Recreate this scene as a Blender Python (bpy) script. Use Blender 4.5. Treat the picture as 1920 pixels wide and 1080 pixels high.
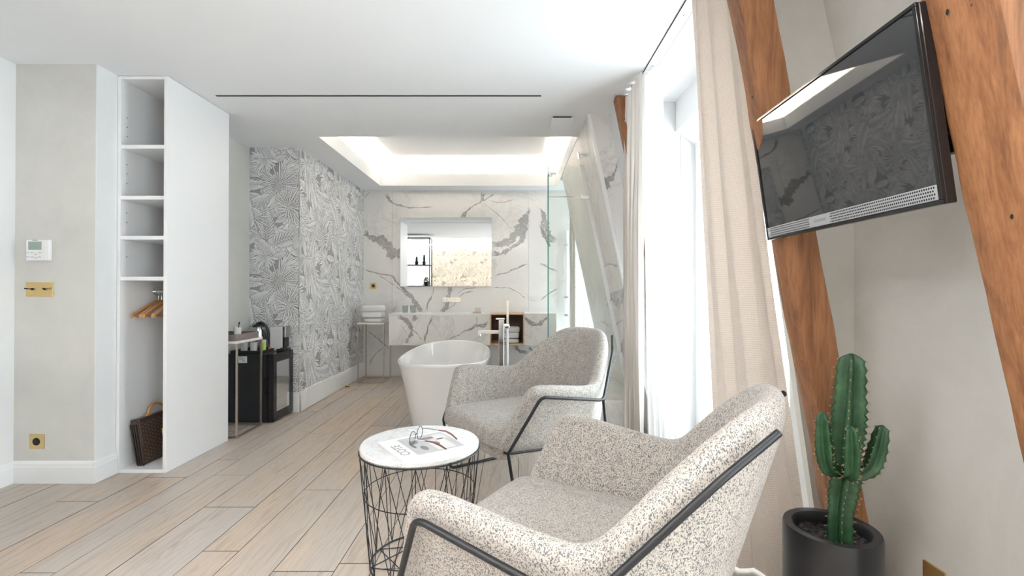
import bpy, bmesh, math, random
from mathutils import Vector, Matrix, noise
R = math.radians
PI = math.pi
for o in list(bpy.data.objects): bpy.data.objects.remove(o)
SC = bpy.context.scene
COL = SC.collection
random.seed(7)

# ------------------------------------------------------------ camera, world, exposure
FP, CX, CY, EYE = 890.0, 963.0, 545.5, 1.142
cam_d = bpy.data.cameras.new('camera'); cam = bpy.data.objects.new('camera', cam_d); COL.objects.link(cam)
cam_d.sensor_width = 36; cam_d.lens = FP / 1920 * 36; cam_d.shift_x = -3 / 1920; cam_d.clip_start = 0.02
cam.location = (0, 0, EYE); cam.rotation_euler = (R(90) + math.atan(5.5 / FP), 0, 0)
SC.camera = cam
SC.view_settings.view_transform = 'Standard'; SC.view_settings.look = 'None'
SC.view_settings.exposure = 0.62; SC.view_settings.gamma = 1; SC.view_settings.use_curve_mapping = False
world = bpy.data.worlds.new('overcast_sky'); SC.world = world; world.use_nodes = True
wb = world.node_tree.nodes['Background']; wb.inputs[0].default_value = (0.86, 0.93, 1.0, 1); wb.inputs[1].default_value = 7.5
WARM = (1.0, 0.86, 0.68)

def P(px, py, Y):
    """point of the photograph's pixel on the plane at distance Y"""
    return Vector(((px - CX) * Y / FP, Y, EYE - (py - CY) * Y / FP))

# ------------------------------------------------------------ materials
def mat(name, col=(.8, .8, .8), rough=.5, metal=0.0, **kw):
    m = bpy.data.materials.new(name); m.use_nodes = True
    b = m.node_tree.nodes['Principled BSDF']
    b.inputs['Base Color'].default_value = (*col, 1); b.inputs['Roughness'].default_value = rough; b.inputs['Metallic'].default_value = metal
    for k, v in kw.items(): b.inputs[k.replace('_', ' ')].default_value = v
    return m
class NT:
    def __init__(s, m): s.m = m; s.t = m.node_tree; s.b = s.t.nodes['Principled BSDF']; s._c = {}
    def n(s, typ, ins=None, **props):
        nd = s.t.nodes.new('ShaderNode' + typ)
        for k, v in props.items(): setattr(nd, k, v)
        for k, v in (ins or {}).items():
            if isinstance(v, bpy.types.NodeSocket): s.t.links.new(v, nd.inputs[k])
            else: nd.inputs[k].default_value = v
        return nd
    def link(s, a, b): s.t.links.new(a, b)
    def coord(s, kind='Object', scale=(1, 1, 1), loc=(0, 0, 0), rot=(0, 0, 0)):
        tc = s.n('TexCoord'); mp = s.n('Mapping', {'Vector': tc.outputs[kind], 'Scale': scale, 'Location': loc, 'Rotation': rot}); return mp.outputs[0]
    def noise(s, vec, scale, detail=4, rough=.5, dist=0): return s.n('TexNoise', {'Vector': vec, 'Scale': scale, 'Detail': detail, 'Roughness': rough, 'Distortion': dist}).outputs[0]
    def ramp(s, fac, stops):
        r = s.n('ValToRGB', {'Fac': fac}); cr = r.color_ramp
        while len(cr.elements) < len(stops): cr.elements.new(.5)
        for e, (p, c) in zip(cr.elements, stops): e.position = p; e.color = (*c, 1) if len(c) == 3 else c
        return r.outputs[0]
    def mix(s, a, b, fac, blend='MIX'):
        x = s.n('Mix', data_type='RGBA', blend_type=blend)
        for sock, v in ((x.inputs[0], fac), (x.inputs[6], a), (x.inputs[7], b)):
            if isinstance(v, bpy.types.NodeSocket): s.link(v, sock)
            elif isinstance(v, (int, float)): sock.default_value = v
            else: sock.default_value = (*v, 1)
        return x.outputs[2]
    def math(s, op, a, b=0.0, c=None):
        x = s.n('Math', operation=op)
        for i, v in enumerate((a, b) if c is None else (a, b, c)):
            if isinstance(v, bpy.types.NodeSocket): s.link(v, x.inputs[i])
            else: x.inputs[i].default_value = v
        return x.outputs[0]
    def color(s, v): s.link(v, s.b.inputs['Base Color'])
    def bump(s, h, strength=.3, dist=.01): s.link(s.n('Bump', {'Height': h, 'Strength': strength, 'Distance': dist}).outputs[0], s.b.inputs['Normal'])

def plaster(name, c1, c2, sc=1.6, rough=.85, bump=.06):
    m = mat(name, c1, rough); t = NT(m); v = t.coord()
    t.color(t.ramp(t.noise(v, sc, 8, .65, .6), [(.35, c1), (.68, c2)])); t.bump(t.noise(v, 60, 4), bump, .004); return m
M = {}
M['wall'] = plaster('white_plaster', (.80, .81, .82), (.86, .87, .875))
M['niche'] = plaster('limewash_plaster', (.66, .65, .62), (.76, .75, .725), 2.2)
M['beige'] = plaster('greige_limewash', (.62, .615, .585), (.70, .695, .665), 1.8)
M['ceil'] = plaster('ceiling_paint', (.88, .89, .91), (.90, .91, .925), 1, .9, .02)
M['white'] = mat('white_lacquer', (.87, .875, .885), .38)
M['skirt'] = mat('white_gloss_paint', (.88, .885, .89), .3)
M['solid'] = mat('white_composite', (.9, .9, .9), .25)
M['enamel'] = mat('bath_enamel', (.9, .89, .88), .12, Coat_Weight=.5)
M['brass'] = mat('brushed_brass', (.72, .53, .25), .32, 1)
M['chrome'] = mat('chrome', (.92, .92, .93), .08, 1)
M['bronze'] = mat('brushed_nickel_bronze', (.48, .42, .36), .3, 1)
M['black'] = mat('black_plastic', (.02, .021, .024), .35)
M['blackgloss'] = mat('black_gloss_plastic', (.012, .012, .014), .08)
M['blackmetal'] = mat('black_powder_coat', (.018, .019, .022), .38, .3)
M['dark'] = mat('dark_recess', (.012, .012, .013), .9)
M['hole'] = mat('shelf_pin_hole', (.05, .05, .05), .9)
M['mirror'] = mat('mirror_silver', (.93, .94, .94), .01, 1)
M['paper'] = mat('paper', (.86, .86, .85), .45)
M['ink'] = mat('grey_ink', (.25, .26, .27), .6)
M['lcd'] = mat('lcd_green', (.33, .42, .36), .25)
M['greyplastic'] = mat('pale_grey_plastic', (.62, .63, .65), .35)
M['silver'] = mat('silver_grille', (.62, .63, .66), .3, .6)
M['taupe'] = mat('taupe_leatherette', (.24, .20, .19), .55)
M['porcelain'] = mat('porcelain', (.88, .88, .87), .15)
M['orange'] = mat('orange_sachet', (.85, .25, .10), .5)
M['pink'] = mat('salmon_sachet', (.75, .38, .30), .5)
M['lime'] = mat('lime_sachet', (.45, .75, .08), .5)
M['tan'] = mat('tan_leather', (.62, .30, .10), .4)
M['monogram'] = mat('tan_print', (.24, .15, .08), .55)
M['canvas'] = mat('brown_coated_canvas', (.060, .036, .028), .4)
M['bagedge'] = mat('dark_bag_gusset', (.035, .026, .022), .45)
M['tortoise'] = mat('tortoiseshell', (.13, .05, .035), .2)
M['steel'] = mat('steel', (.5, .5, .52), .2, 1)
M['print1'] = mat('magazine_photo_grey', (.50, .51, .53), .35)
M['print2'] = mat('magazine_photo_dark', (.13, .12, .13), .35)
M['print3'] = mat('magazine_photo_light', (.74, .73, .74), .35)
M['pot'] = mat('black_pot_glaze', (.018, .019, .022), .36)
M['lens'] = mat('clear_lens', (1, 1, 1), .02, Transmission_Weight=1.0, IOR=1.1)
M['spine'] = mat('thorn', (.45, .33, .2), .6)
def towel():
    m = mat('terry_cloth', (.90, .90, .89), .95); t = NT(m); t.bump(t.noise(t.coord(), 260, 2), .8, .006); return m
M['towel'] = towel()
def oak():
    m = mat('pale_oak_plank', (.6, .55, .5), .42); t = NT(m)
    oi = t.n('ObjectInfo').outputs['Random']
    tc = t.n('TexCoord').outputs['Object']
    off = t.n('CombineXYZ', {0: t.math('MULTIPLY', oi, 37.0), 1: t.math('MULTIPLY', oi, 91.0), 2: 0.0}).outputs[0]
    v = t.n('VectorMath', {0: tc, 1: off}, operation='ADD').outputs[0]
    mp = t.n('Mapping', {'Vector': v, 'Scale': (11, .8, 1)}).outputs[0]
    g = t.noise(mp, 1.8, 12, .68, 1.6)
    base = t.ramp(oi, [(0, (.52, .47, .43)), (.2, (.60, .50, .41)), (.4, (.50, .46, .43)), (.6, (.63, .50, .38)), (.8, (.56, .50, .455)), (1, (.58, .46, .36))])
    tone = t.ramp(g, [(.26, (.56, .51, .48)), (.42, (.86, .83, .81)), (.52, (1.06, 1.05, 1.04)), (.62, (.90, .86, .83)), (.76, (.72, .66, .62))])
    c = t.mix(base, tone, 1.0, 'MULTIPLY')
    fine = t.noise(t.n('Mapping', {'Vector': v, 'Scale': (160, 5, 1)}).outputs[0], 1.0, 3, .6)
    c = t.mix(c, t.ramp(fine, [(.35, (.88, .87, .86)), (.65, (1.04, 1.04, 1.04))]), .8, 'MULTIPLY')
    # greyed weathered patches
    gp = t.ramp(t.noise(t.n('Mapping', {'Vector': v, 'Scale': (3, .7, 1)}).outputs[0], 1.2, 4), [(.42, (0, 0, 0)), (.62, (1, 1, 1))])
    c = t.mix(c, (.50, .475, .46), t.math('MULTIPLY', gp, .45))
    k = t.n('TexVoronoi', {'Vector': t.n('Mapping', {'Vector': v, 'Scale': (4, 1.3, 1)}).outputs[0], 'Scale': 1.0}).outputs['Distance']
    c = t.mix((.34, .25, .19), c, t.ramp(k, [(.02, (0, 0, 0)), (.07, (1, 1, 1))]))
    t.color(c); t.bump(fine, .15, .002)
    return m
M['oak'] = oak()
def marble(name, base, grey, rough=.12, sc=1.0, amount=.5):
    m = mat(name, base, rough); t = NT(m); v = t.coord()
    n1 = t.noise(v, 1.3 * sc, 9, .62, 2.2)
    a = t.math('ABSOLUTE', t.math('SUBTRACT', n1, .5))
    vein = t.ramp(a, [(.0, (1, 1, 1)), (.012, (.35, .35, .35)), (.05, (0, 0, 0))])
    cloud = t.ramp(t.noise(v, .9 * sc, 5, .6, .5), [(.4, base), (.75, tuple(x * .93 for x in base))])
    msk = t.ramp(t.noise(v, 1.1 * sc, 3), [(.45, (0, 0, 0)), (.62, (1, 1, 1))])
    t.color(t.mix(cloud, grey, t.math('MULTIPLY', t.math('MULTIPLY', vein, msk), amount)))
    return m
M['marble'] = marble('calacatta_marble', (.84, .83, .815), (.42, .41, .40))
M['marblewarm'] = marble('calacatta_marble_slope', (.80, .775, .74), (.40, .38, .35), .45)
M['marbletop'] = marble('round_marble_top', (.86, .86, .86), (.40, .41, .45), .15, 4.0, .8)
def veinmat():
    m = mat('marble_vein', (.4, .39, .38), .14); t = NT(m)
    at = t.n('Attribute', attribute_name='vein').outputs['Fac']
    v = t.coord(); nz = t.noise(v, 14, 8, .7, 1.5)
    t.color(t.ramp(nz, [(.3, (.33, .325, .32)), (.5, (.46, .45, .445)), (.72, (.60, .59, .58))]))
    al = t.math('MULTIPLY', at, t.ramp(t.noise(v, 30, 7, .7), [(.25, (.25, .25, .25)), (.5, (1, 1, 1))]))
    t.link(t.math('MULTIPLY', al, .9), t.b.inputs['Alpha']); return m
M['vein'] = veinmat()
def wood(name, c1, c2, c3, scale=(1, 1, 1), rough=.5, b=.3):
    m = mat(name, c1, rough); t = NT(m); v = t.coord(scale=scale)
    g = t.noise(v, 2.2, 9, .6, 1.2)
    c = t.ramp(g, [(.28, c3), (.45, c2), (.62, c1), (.8, c2)])
    f = t.noise(t.coord(scale=tuple(s * 9 for s in scale)), 2.0, 4)
    t.color(t.mix(c, t.ramp(f, [(.3, (.72, .70, .68)), (.6, (1.05, 1.05, 1.05))]), .8, 'MULTIPLY')); t.bump(f, b, .004); return m
M['beam'] = wood('old_pine_beam', (.36, .165, .072), (.27, .115, .046), (.12, .05, .024), (9, 9, .7), .6)
M['hanger'] = wood('hanger_wood', (.66, .38, .17), (.56, .29, .12), (.42, .2, .08), (8, 2, 8), .35, .05)
M['lightwood'] = wood('oak_veneer', (.68, .50, .35), (.62, .44, .30), (.50, .34, .22), (2, 8, 8), .5, .05)
M['walnut'] = wood('walnut_lining', (.24, .13, .085), (.19, .10, .065), (.12, .06, .04), (2, 8, 8), .5, .05)
def tweed():
    m = mat('speckled_tweed', (.6, .57, .53), .95); t = NT(m)
    v = t.coord(scale=(1, 1, .75))
    vo = t.n('TexVoronoi', {'Vector': v, 'Scale': 460.0, 'Randomness': .45})
    rnd = t.n('SeparateColor', {0: vo.outputs['Color']}).outputs[0]
    c = t.ramp(rnd, [(0, (.62, .57, .51)), (.30, (.57, .52, .465)), (.52, (.51, .465, .42)), (.66, (.43, .405, .38)), (.80, (.20, .19, .185)), (.95, (.13, .13, .135))])
    c = t.mix(c, t.ramp(t.noise(t.coord(scale=(1, 1, .2)), 40, 3), [(.3, (.86, .86, .86)), (.7, (1.08, 1.08, 1.08))]), .7, 'MULTIPLY')
    d = vo.outputs['Distance']
    c = t.mix(c, t.ramp(d, [(.3, (1, 1, 1)), (.75, (.72, .72, .72))]), .7, 'MULTIPLY')
    t.color(c); t.bump(t.math('SUBTRACT', 1.0, d), .5, .0025); t.b.inputs['Sheen Weight'].default_value = .25
    return m
M['tweed'] = tweed()
def cloth(name, col, dot=300, transl=0.0, bump=.5, contrast=.9):
    m = mat(name, col, .95); t = NT(m); 
    uv = t.n('TexCoord').outputs['UV']
    vo = t.n('TexVoronoi', {'Vector': uv, 'Scale': float(dot), 'Randomness': .12})
    d = vo.outputs['Distance']
    t.color(t.mix(col, tuple(x * contrast for x in col), t.ramp(d, [(.3, (0, 0, 0)), (.7, (1, 1, 1))])))
    t.bump(t.math('SUBTRACT', 1.0, d), bump, .002)
    if transl:
        out = t.t.nodes['Material Output']
        tr = t.n('BsdfTranslucent', {'Color': (*[min(1, x * 1.1) for x in col], 1)})
        mx = t.n('MixShader', {0: transl, 1: t.b.outputs[0], 2: tr.outputs[0]})
        t.link(mx.outputs[0], out.inputs[0])
    return m
M['linen'] = cloth('cream_waffle_linen', (.75, .655, .58), 110, .10, .9, .72)
M['linenfar'] = cloth('pale_linen', (.74, .70, .66), 150, .2, .3, .93)
M['sheer'] = cloth('white_voile', (.93, .94, .96), 500, .65, .1, .98)
def glass(name, tint=(.96, .985, .975)):
    m = bpy.data.materials.new(name); m.use_nodes = True; nt = m.node_tree; nt.nodes.clear()
    o = nt.nodes.new('ShaderNodeOutputMaterial'); mx = nt.nodes.new('ShaderNodeMixShader')
    tr = nt.nodes.new('ShaderNodeBsdfTransparent'); gl = nt.nodes.new('ShaderNodeBsdfGlossy'); fr = nt.nodes.new('ShaderNodeFresnel')
    fr.inputs[0].default_value = 1.45; tr.inputs[0].default_value = (*tint, 1); gl.inputs['Roughness'].default_value = .01
    ge = nt.nodes.new('ShaderNodeNewGeometry'); sb = nt.nodes.new('ShaderNodeMath'); sb.operation = 'SUBTRACT'; sb.inputs[0].default_value = 1; ml = nt.nodes.new('ShaderNodeMath'); ml.operation = 'MULTIPLY'
    nt.links.new(ge.outputs['Backfacing'], sb.inputs[1]); nt.links.new(fr.outputs[0], ml.inputs[0]); nt.links.new(sb.outputs[0], ml.inputs[1]); nt.links.new(ml.outputs[0], mx.inputs[0]); nt.links.new(tr.outputs[0], mx.inputs[1]); nt.links.new(gl.outputs[0], mx.inputs[2]); nt.links.new(mx.outputs[0], o.inputs[0]); return m
M['glass'] = glass('clear_glass')
M['frosted'] = mat('frosted_glass', (.84, .86, .87), .2, Alpha=.55)
M['lenssheet'] = glass('spectacle_lens', (.93, .94, .95))
M['tumbler'] = glass('tumbler_glass', (.86, .88, .88))
M['glassedge'] = mat('green_glass_edge', (.04, .24, .22), .15)
M['fridgeglass'] = mat('fridge_door_glass', (.72, .75, .78), .05, .9)
M['screen'] = mat('tv_screen', (.012, .013, .016), .025, 0, IOR=2.1)
def emis(name, col, s):
    m = mat(name, (1, 1, 1), .5); b = m.node_tree.nodes['Principled BSDF']
    b.inputs['Emission Color'].default_value = (*col, 1); b.inputs['Emission Strength'].default_value = s; return m
M['led'] = emis('warm_led_strip', WARM, 200)
M['ledroom'] = emis('neutral_led_strip', (1.0, .95, .90), 80)
M['ledrear'] = emis('rear_led_strip', (1.0, .93, .86), 30)
M['spot'] = emis('spot_lamp', (1, .95, .85), 12)
def cactusmat():
    m = mat('cactus_skin', (.07, .16, .06), .45); t = NT(m); v = t.coord()
    c = t.ramp(t.noise(v, 18, 6, .6), [(.3, (.014, .05, .022)), (.55, (.028, .095, .04)), (.75, (.07, .16, .065))])
    t.color(c); t.bump(t.noise(v, 120, 3), .15, .002); return m
M['cactus'] = cactusmat()
M['cactusedge'] = mat('cactus_rib_edge', (.09, .12, .05), .6)
def soil():
    m = mat('dark_gravel', (.03, .027, .026), .8); t = NT(m); oi = t.noise(t.coord(), 70, 2)
    t.color(t.ramp(oi, [(.35, (.012, .012, .013)), (.6, (.05, .045, .045)), (.75, (.10, .055, .04))])); return m
M['soil'] = soil()
def wallprint(name, tint):
    m = mat(name, (1, 1, 1), .75); t = NT(m); a = t.n('Attribute', attribute_name='ink').outputs['Color']
    v = t.coord(); h = t.ramp(t.noise(v, 90, 5, .7), [(.3, (.90, .90, .90)), (.6, (1.06, 1.06, 1.06))])
    c = t.mix(a, h, .8, 'MULTIPLY'); t.color(t.mix(c, tint, 1.0, 'MULTIPLY')); return m
M['print'] = wallprint('palm_wallpaper_grey', (1, 1, 1))
M['printwarm'] = wallprint('palm_wallpaper_sepia', (.86, .76, .61))

# ------------------------------------------------------------ mesh helpers
class MB:
    def __init__(s): s.bm = bmesh.new()
    def box(s, a, b, rot=None, piv=None, mi=0):
        a = Vector(a); b = Vector(b); c = (a + b) / 2; d = b - a
        r = bmesh.ops.create_cube(s.bm, size=1)
        mtx = Matrix.Translation(c) @ Matrix.Diagonal((abs(d.x), abs(d.y), abs(d.z), 1))
        if rot is not None:
            p = Vector(piv) if piv is not None else c
            mtx = Matrix.Translation(p) @ rot.to_4x4() @ Matrix.Translation(-p) @ mtx
        bmesh.ops.transform(s.bm, matrix=mtx, verts=r['verts'])
        if mi:
            for v in r['verts']:
                for f in v.link_faces: f.material_index = mi
        return s
    def rbox(s, a, b, r=.01, seg=2, rot=None, piv=None):
        n0 = set(s.bm.verts); e0 = set(s.bm.edges); s.box(a, b, rot, piv)
        ed = [e for e in s.bm.edges if e not in e0]
        bmesh.ops.bevel(s.bm, geom=ed, offset=r, segments=seg, affect='EDGES', profile=.5); return s
    def cyl(s, p0, p1, r0, r1=None, seg=16, cap=True):
        p0 = Vector(p0); p1 = Vector(p1); d = p1 - p0; r1 = r0 if r1 is None else r1
        q = d.to_track_quat('Z', 'Y').to_matrix().to_4x4()
        bmesh.ops.create_cone(s.bm, cap_ends=cap, segments=seg, radius1=r0, radius2=r1, depth=d.length, matrix=Matrix.Translation((p0 + p1) / 2) @ q); return s
    def sph(s, c, r, sc=(1, 1, 1), u=16, v=10):
        bmesh.ops.create_uvsphere(s.bm, u_segments=u, v_segments=v, radius=r, matrix=Matrix.Translation(c) @ Matrix.Diagonal((*sc, 1))); return s
    def tube(s, pts, r, seg=10, closed=False, rad=None):
        pts = [Vector(p) for p in pts]; n = len(pts); rings = []; up = None
        for i, p in enumerate(pts):
            a = pts[(i - 1) % n] if (closed or i) else p; b = pts[(i + 1) % n] if (closed or i < n - 1) else p
            t = (b - a).normalized()
            if up is None: up = Vector((0, 0, 1)) if abs(t.z) < .9 else Vector((1, 0, 0))
            x = t.cross(up)
            if x.length < 1e-5: x = t.orthogonal()
            x.normalize(); up = x.cross(t).normalized()
            rr = r if rad is None else rad[i]
            rings.append([s.bm.verts.new(p + rr * (math.cos(2 * PI * k / seg) * x + math.sin(2 * PI * k / seg) * up)) for k in range(seg)])
        for i in range(n if closed else n - 1):
            A = rings[i]; B = rings[(i + 1) % n]
            for k in range(seg): s.bm.faces.new((A[k], A[(k + 1) % seg], B[(k + 1) % seg], B[k]))
        if not closed: s.bm.faces.new(rings[0][::-1]); s.bm.faces.new(rings[-1])
        return s
    def lathe(s, prof, seg=32, c=(0, 0, 0), sy=1.0):
        c = Vector(c); rings = []
        for r, z in prof:
            if r < 1e-6: rings.append([s.bm.verts.new(c + Vector((0, 0, z)))])
            else: rings.append([s.bm.verts.new(c + Vector((r * math.cos(2 * PI * k / seg), sy * r * math.sin(2 * PI * k / seg), z))) for k in range(seg)])
        for A, B in zip(rings, rings[1:]):
            for k in range(seg):
                k2 = (k + 1) % seg
                if len(A) == 1 and len(B) == 1: continue
                if len(A) == 1: s.bm.faces.new((A[0], B[k2], B[k]))
                elif len(B) == 1: s.bm.faces.new((A[k], A[k2], B[0]))
                else: s.bm.faces.new((A[k], A[k2], B[k2], B[k]))
        return s
    def prism(s, poly, d):
        """poly: list of 3D points, extruded by vector d"""
        a = [s.bm.verts.new(Vector(p)) for p in poly]; b = [s.bm.verts.new(Vector(p) + Vector(d)) for p in poly]; n = len(a)
        s.bm.faces.new(a[::-1]); s.bm.faces.new(b)
        for i in range(n): s.bm.faces.new((a[i], a[(i + 1) % n], b[(i + 1) % n], b[i]))
        return s
    def grid(s, rows, closed=False):
        V = [[s.bm.verts.new(Vector(p)) for p in r] for r in rows]
        for A, B in zip(V, V[1:]):
            m = len(A)
            for k in range(m if closed else m - 1): s.bm.faces.new((A[k], A[(k + 1) % m], B[(k + 1) % m], B[k]))
        return V
    def build(s, name, m, parent=None, smooth=False, subd=0, bevel=0, xf=None, normals=True):
        if xf is not None: bmesh.ops.transform(s.bm, matrix=xf, verts=s.bm.verts)
        if normals: bmesh.ops.recalc_face_normals(s.bm, faces=s.bm.faces)
        me = bpy.data.meshes.new(name); s.bm.to_mesh(me); s.bm.free()
        return link(name, me, m, parent, smooth, subd, bevel)
def link(name, me, m, parent=None, smooth=False, subd=0, bevel=0):
    o = bpy.data.objects.new(name, me); COL.objects.link(o)
    for x in (m if isinstance(m, (list, tuple)) else [m]): me.materials.append(x)
    if smooth:
        for p in me.polygons: p.use_smooth = True
        if smooth != 'all':
            try: me.set_sharp_from_angle(angle=R(40))
            except Exception: pass
    if bevel:
        b = o.modifiers.new('bevel', 'BEVEL'); b.width = bevel; b.segments = 2; b.limit_method = 'ANGLE'
    if subd: q = o.modifiers.new('subd', 'SUBSURF'); q.levels = subd; q.render_levels = subd
    if parent: o.parent = parent
    return o
def tag(o, label, cat, group=None, kind=None):
    o['label'] = label; o['category'] = cat
    if group: o['group'] = group
    if kind: o['kind'] = kind
    return o
def thing(name, label, cat, loc=(0, 0, 0), rz=0, group=None):
    o = bpy.data.objects.new(name, None); COL.objects.link(o); o.location = loc; o.rotation_euler = (0, 0, rz); o.empty_display_size = .05
    return tag(o, label, cat, group)
def struct(o, label=None, cat=None):
    o['kind'] = 'structure'
    if label: o['label'] = label
    if cat: o['category'] = cat
    return o
def dup(o, label=None, parent=None):
    c = o.copy(); COL.objects.link(c); c.parent = parent
    if label: c['label'] = label
    for ch in [x for x in COL.objects if x.parent == o]: dup(ch, None, c)
    return c
def text_mesh(txt, size, mtx, name, m, parent, ext=.0006, spacing=1.0):
    cu = bpy.data.curves.new(name, 'FONT'); cu.body = txt; cu.size = size; cu.extrude = ext; cu.align_x = 'CENTER'; cu.align_y = 'CENTER'; cu.space_character = spacing
    ob = bpy.data.objects.new(name, cu); COL.objects.link(ob); dg = bpy.context.evaluated_depsgraph_get(); dg.update()
    me = bpy.data.meshes.new_from_object(ob.evaluated_get(dg)); bpy.data.objects.remove(ob); bpy.data.curves.remove(cu)
    me.transform(mtx); me.materials.clear()
    return link(name, me, m, parent)
def frame_mtx(o, x, y):
    x = Vector(x).normalized(); y = Vector(y).normalized(); z = x.cross(y).normalized(); y = z.cross(x)
    return Matrix(((x.x, y.x, z.x, o[0]), (x.y, y.y, z.y, o[1]), (x.z, y.z, z.z, o[2]), (0, 0, 0, 1)))
def round_path(pts, r, n=5, closed=False):
    pts = [Vector(p) for p in pts]; out = []; N = len(pts)
    for i, p in enumerate(pts):
        if not closed and i in (0, N - 1): out.append(p); continue
        a = pts[(i - 1) % N] - p; b = pts[(i + 1) % N] - p; q = min(r, a.length * .45, b.length * .45)
        A = p + a.normalized() * q; B = p + b.normalized() * q
        for k in range(n + 1):
            t = k / n; out.append((1 - t) ** 2 * A + 2 * t * (1 - t) * p + t * t * B)
    return out

# ------------------------------------------------------------ setting: shell
H = 2.5
def SX(z): return .73 + .195 * (H - z)          # sloping mansard wall of the room
def BX(z): return .57 + .21 * (H - z)           # marble-clad slope of the bathroom
YB = 6.4                                        # back wall

# floor: planks one by one over a dark subfloor
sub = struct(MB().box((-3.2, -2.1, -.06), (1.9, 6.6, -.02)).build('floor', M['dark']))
edges = [-3.13, -2.90, -2.70, -2.48, -2.25, -2.0, -1.855, -1.635, -1.365, -1.205, -.98, -.73, -.58, -.35, -.2, .03, .28, .43, .67, .82, 1.05, 1.30, 1.5, 1.65]
jo = {3: 2.58, 4: 2.915, 5: 1.93, 6: 2.95, 7: 2.515, 8: 2.09, 9: 2.73, 11: 1.995}
random.seed(3)
for i in range(len(edges) - 1):
    x0, x1 = edges[i], edges[i + 1]; L = 1.288; j = jo.get(i, random.uniform(0, L)) % L
    ys = [-2.0] + [y for y in (j + L * k for k in range(-3, 8)) if -1.9 < y < 6.35] + [6.42]
    me = None
    for a, b in zip(ys, ys[1:]):
        w = (x1 - x0) / 2 - .0014; l = (b - a) / 2 - .0018
        mb = MB(); mb.box((-w, -l, -.018), (w, l, 0)); mb.bm.normal_update()
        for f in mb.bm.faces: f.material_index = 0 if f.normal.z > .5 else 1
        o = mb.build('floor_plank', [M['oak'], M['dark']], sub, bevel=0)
        o.location = ((x0 + x1) / 2, (a + b) / 2, random.uniform(-.0004, .0004))
def slab(name, a, b, m, parent=None): return struct(MB().box(a, b).build(name, m, parent))
# left walls
slab('wall_left', (-3.1, -2.0, 0), (-2.98, 2.835, H), M['wall'])
slab('wall_left_pier', (-3.1, 2.835, 0), (-2.5, 2.95, H), M['beige'])
slab('wall_left_far', (-3.1, 2.95, 0), (-2.5, 4.49, H), M['beige'])
slab('wall_wallpaper', (-2.62, 4.49, 0), (-2.03, YB, H), M['wall'])
slab('wall_rear', (-3.1, -1.75, 0), (1.9, -1.6, 2.8), M['wall'])
slab('wall_back', (-2.2, YB + .02, 0), (1.9, YB + .12, H + .4), M['wall'])
# pier return has the white plaster face
struct(MB().box((-2.5, 2.836, 0), (-2.497, 2.985, H)).build('wall_left_return', M['wall']))
# marble panels of the back wall
wbk = bpy.data.objects['wall_back']
for xa, xb in ((-2.03, -1.64), (-1.637, .199), (.202, 1.9)):
    MB().box((xa, YB, 0), (xb, YB + .02, H)).build('marble_panel', M['marble'], wbk)
# ceiling with the cove opening
cx0, cx1, cy0, cy1 = -1.72, .565, 4.175, 6.12
cb = MB()
for a, b in (((-3.1, .55), (1.0, cy0)), ((-3.1, cy0), (cx0, YB + .1)), ((cx1, cy0), (1.7, YB + .1)), ((cx0, cy1), (cx1, YB + .1)), ((1.0, 1.9), (1.7, cy0))):
    cb.box((a[0], a[1], H), (b[0], b[1], H + .10))
cb.box((-3.1, -1.75, 2.8), (1.9, .85, 2.86)); cb.box((-3.1, .55, H), (1.0, .56, 2.8)); cb.box((1.0, -1.75, 2.70), (1.9, 1.9, 2.76)); cb.box((.98, .5, H), (1.0, 1.9, 2.76)); cb.box((.9, 1.89, H), (1.7, 1.93, 2.76))
ceil = struct(cb.build('ceiling', M['ceil']))
cv = MB(); g = .16; zt = 2.83
cv.box((cx0 - g, cy0 - g, zt), (cx1 + g, cy1 + g, zt + .03))
for a, b in (((cx0 - g - .02, cy0 - g), (cx0 - g, cy1 + g)), ((cx1 + g, cy0 - g), (cx1 + g + .02, cy1 + g)), ((cx0 - g, cy0 - g - .02), (cx1 + g, cy0 - g)), ((cx0 - g, cy1 + g), (cx1 + g, cy1 + g + .02))):
    cv.box((a[0], a[1], H + .1), (b[0], b[1], zt))
for a, b in (((cx0 - .015, cy0), (cx0, cy1)), ((cx1, cy0), (cx1 + .015, cy1)), ((cx0, cy0 - .015), (cx1, cy0)), ((cx0, cy1), (cx1, cy1 + .015))):
    cv.box((a[0], a[1], H + .1), (b[0], b[1], H + .155))
MB.build(cv, 'ceiling_cove', M['ceil'], ceil)
ld = MB()
for a, b in (((cx0 - .075, cy0), (cx0 - .05, cy1)), ((cx1 + .05, cy0), (cx1 + .075, cy1)), ((cx0, cy0 - .075), (cx1, cy0 - .05)), ((cx0, cy1 + .05), (cx1, cy1 + .075))):
    ld.box((a[0], a[1], H + .102), (b[0], b[1], H + .11))
tag(ld.build('led_strip', M['led']), 'warm white strip light hidden in the ceiling recess over the bath', 'light')
tag(MB().box((-3.0, .50, 2.56), (.9, .53, 2.575)).build('led_strip', M['ledroom']), 'warm strip light in the ceiling recess seen only in the mirror', 'light')
tag(MB().box((-2.9, -1.56, 2.53), (1.2, -1.53, 2.545)).build('led_strip', M['ledrear']), 'warm strip light over the rear wall seen only in the mirror', 'light')
# sloping mansard wall pieces: prism between y0,y1 from SX outward
def slope(name, y0, y1, fx, z0, z1, m, th=.1, parent=None):
    return struct(MB().prism([(fx(z0), y0, z0), (fx(z0) + th, y0, z0), (fx(z1) + th, y0, z1), (fx(z1), y0, z1)], (0, y1 - y0, 0)).build(name, m, parent))
slope('wall_right_slope', 3.40, 3.66, SX, 0, H, M['wall'], .5)
slab('wall_dormer_near_cheek', (1.24, 1.935, 0), (1.45, 2.12, H), M['wall'])
slope('wall_right_slope', -1.6, -1.35, SX, 0, 2.75, M['niche'], .7)
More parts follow.
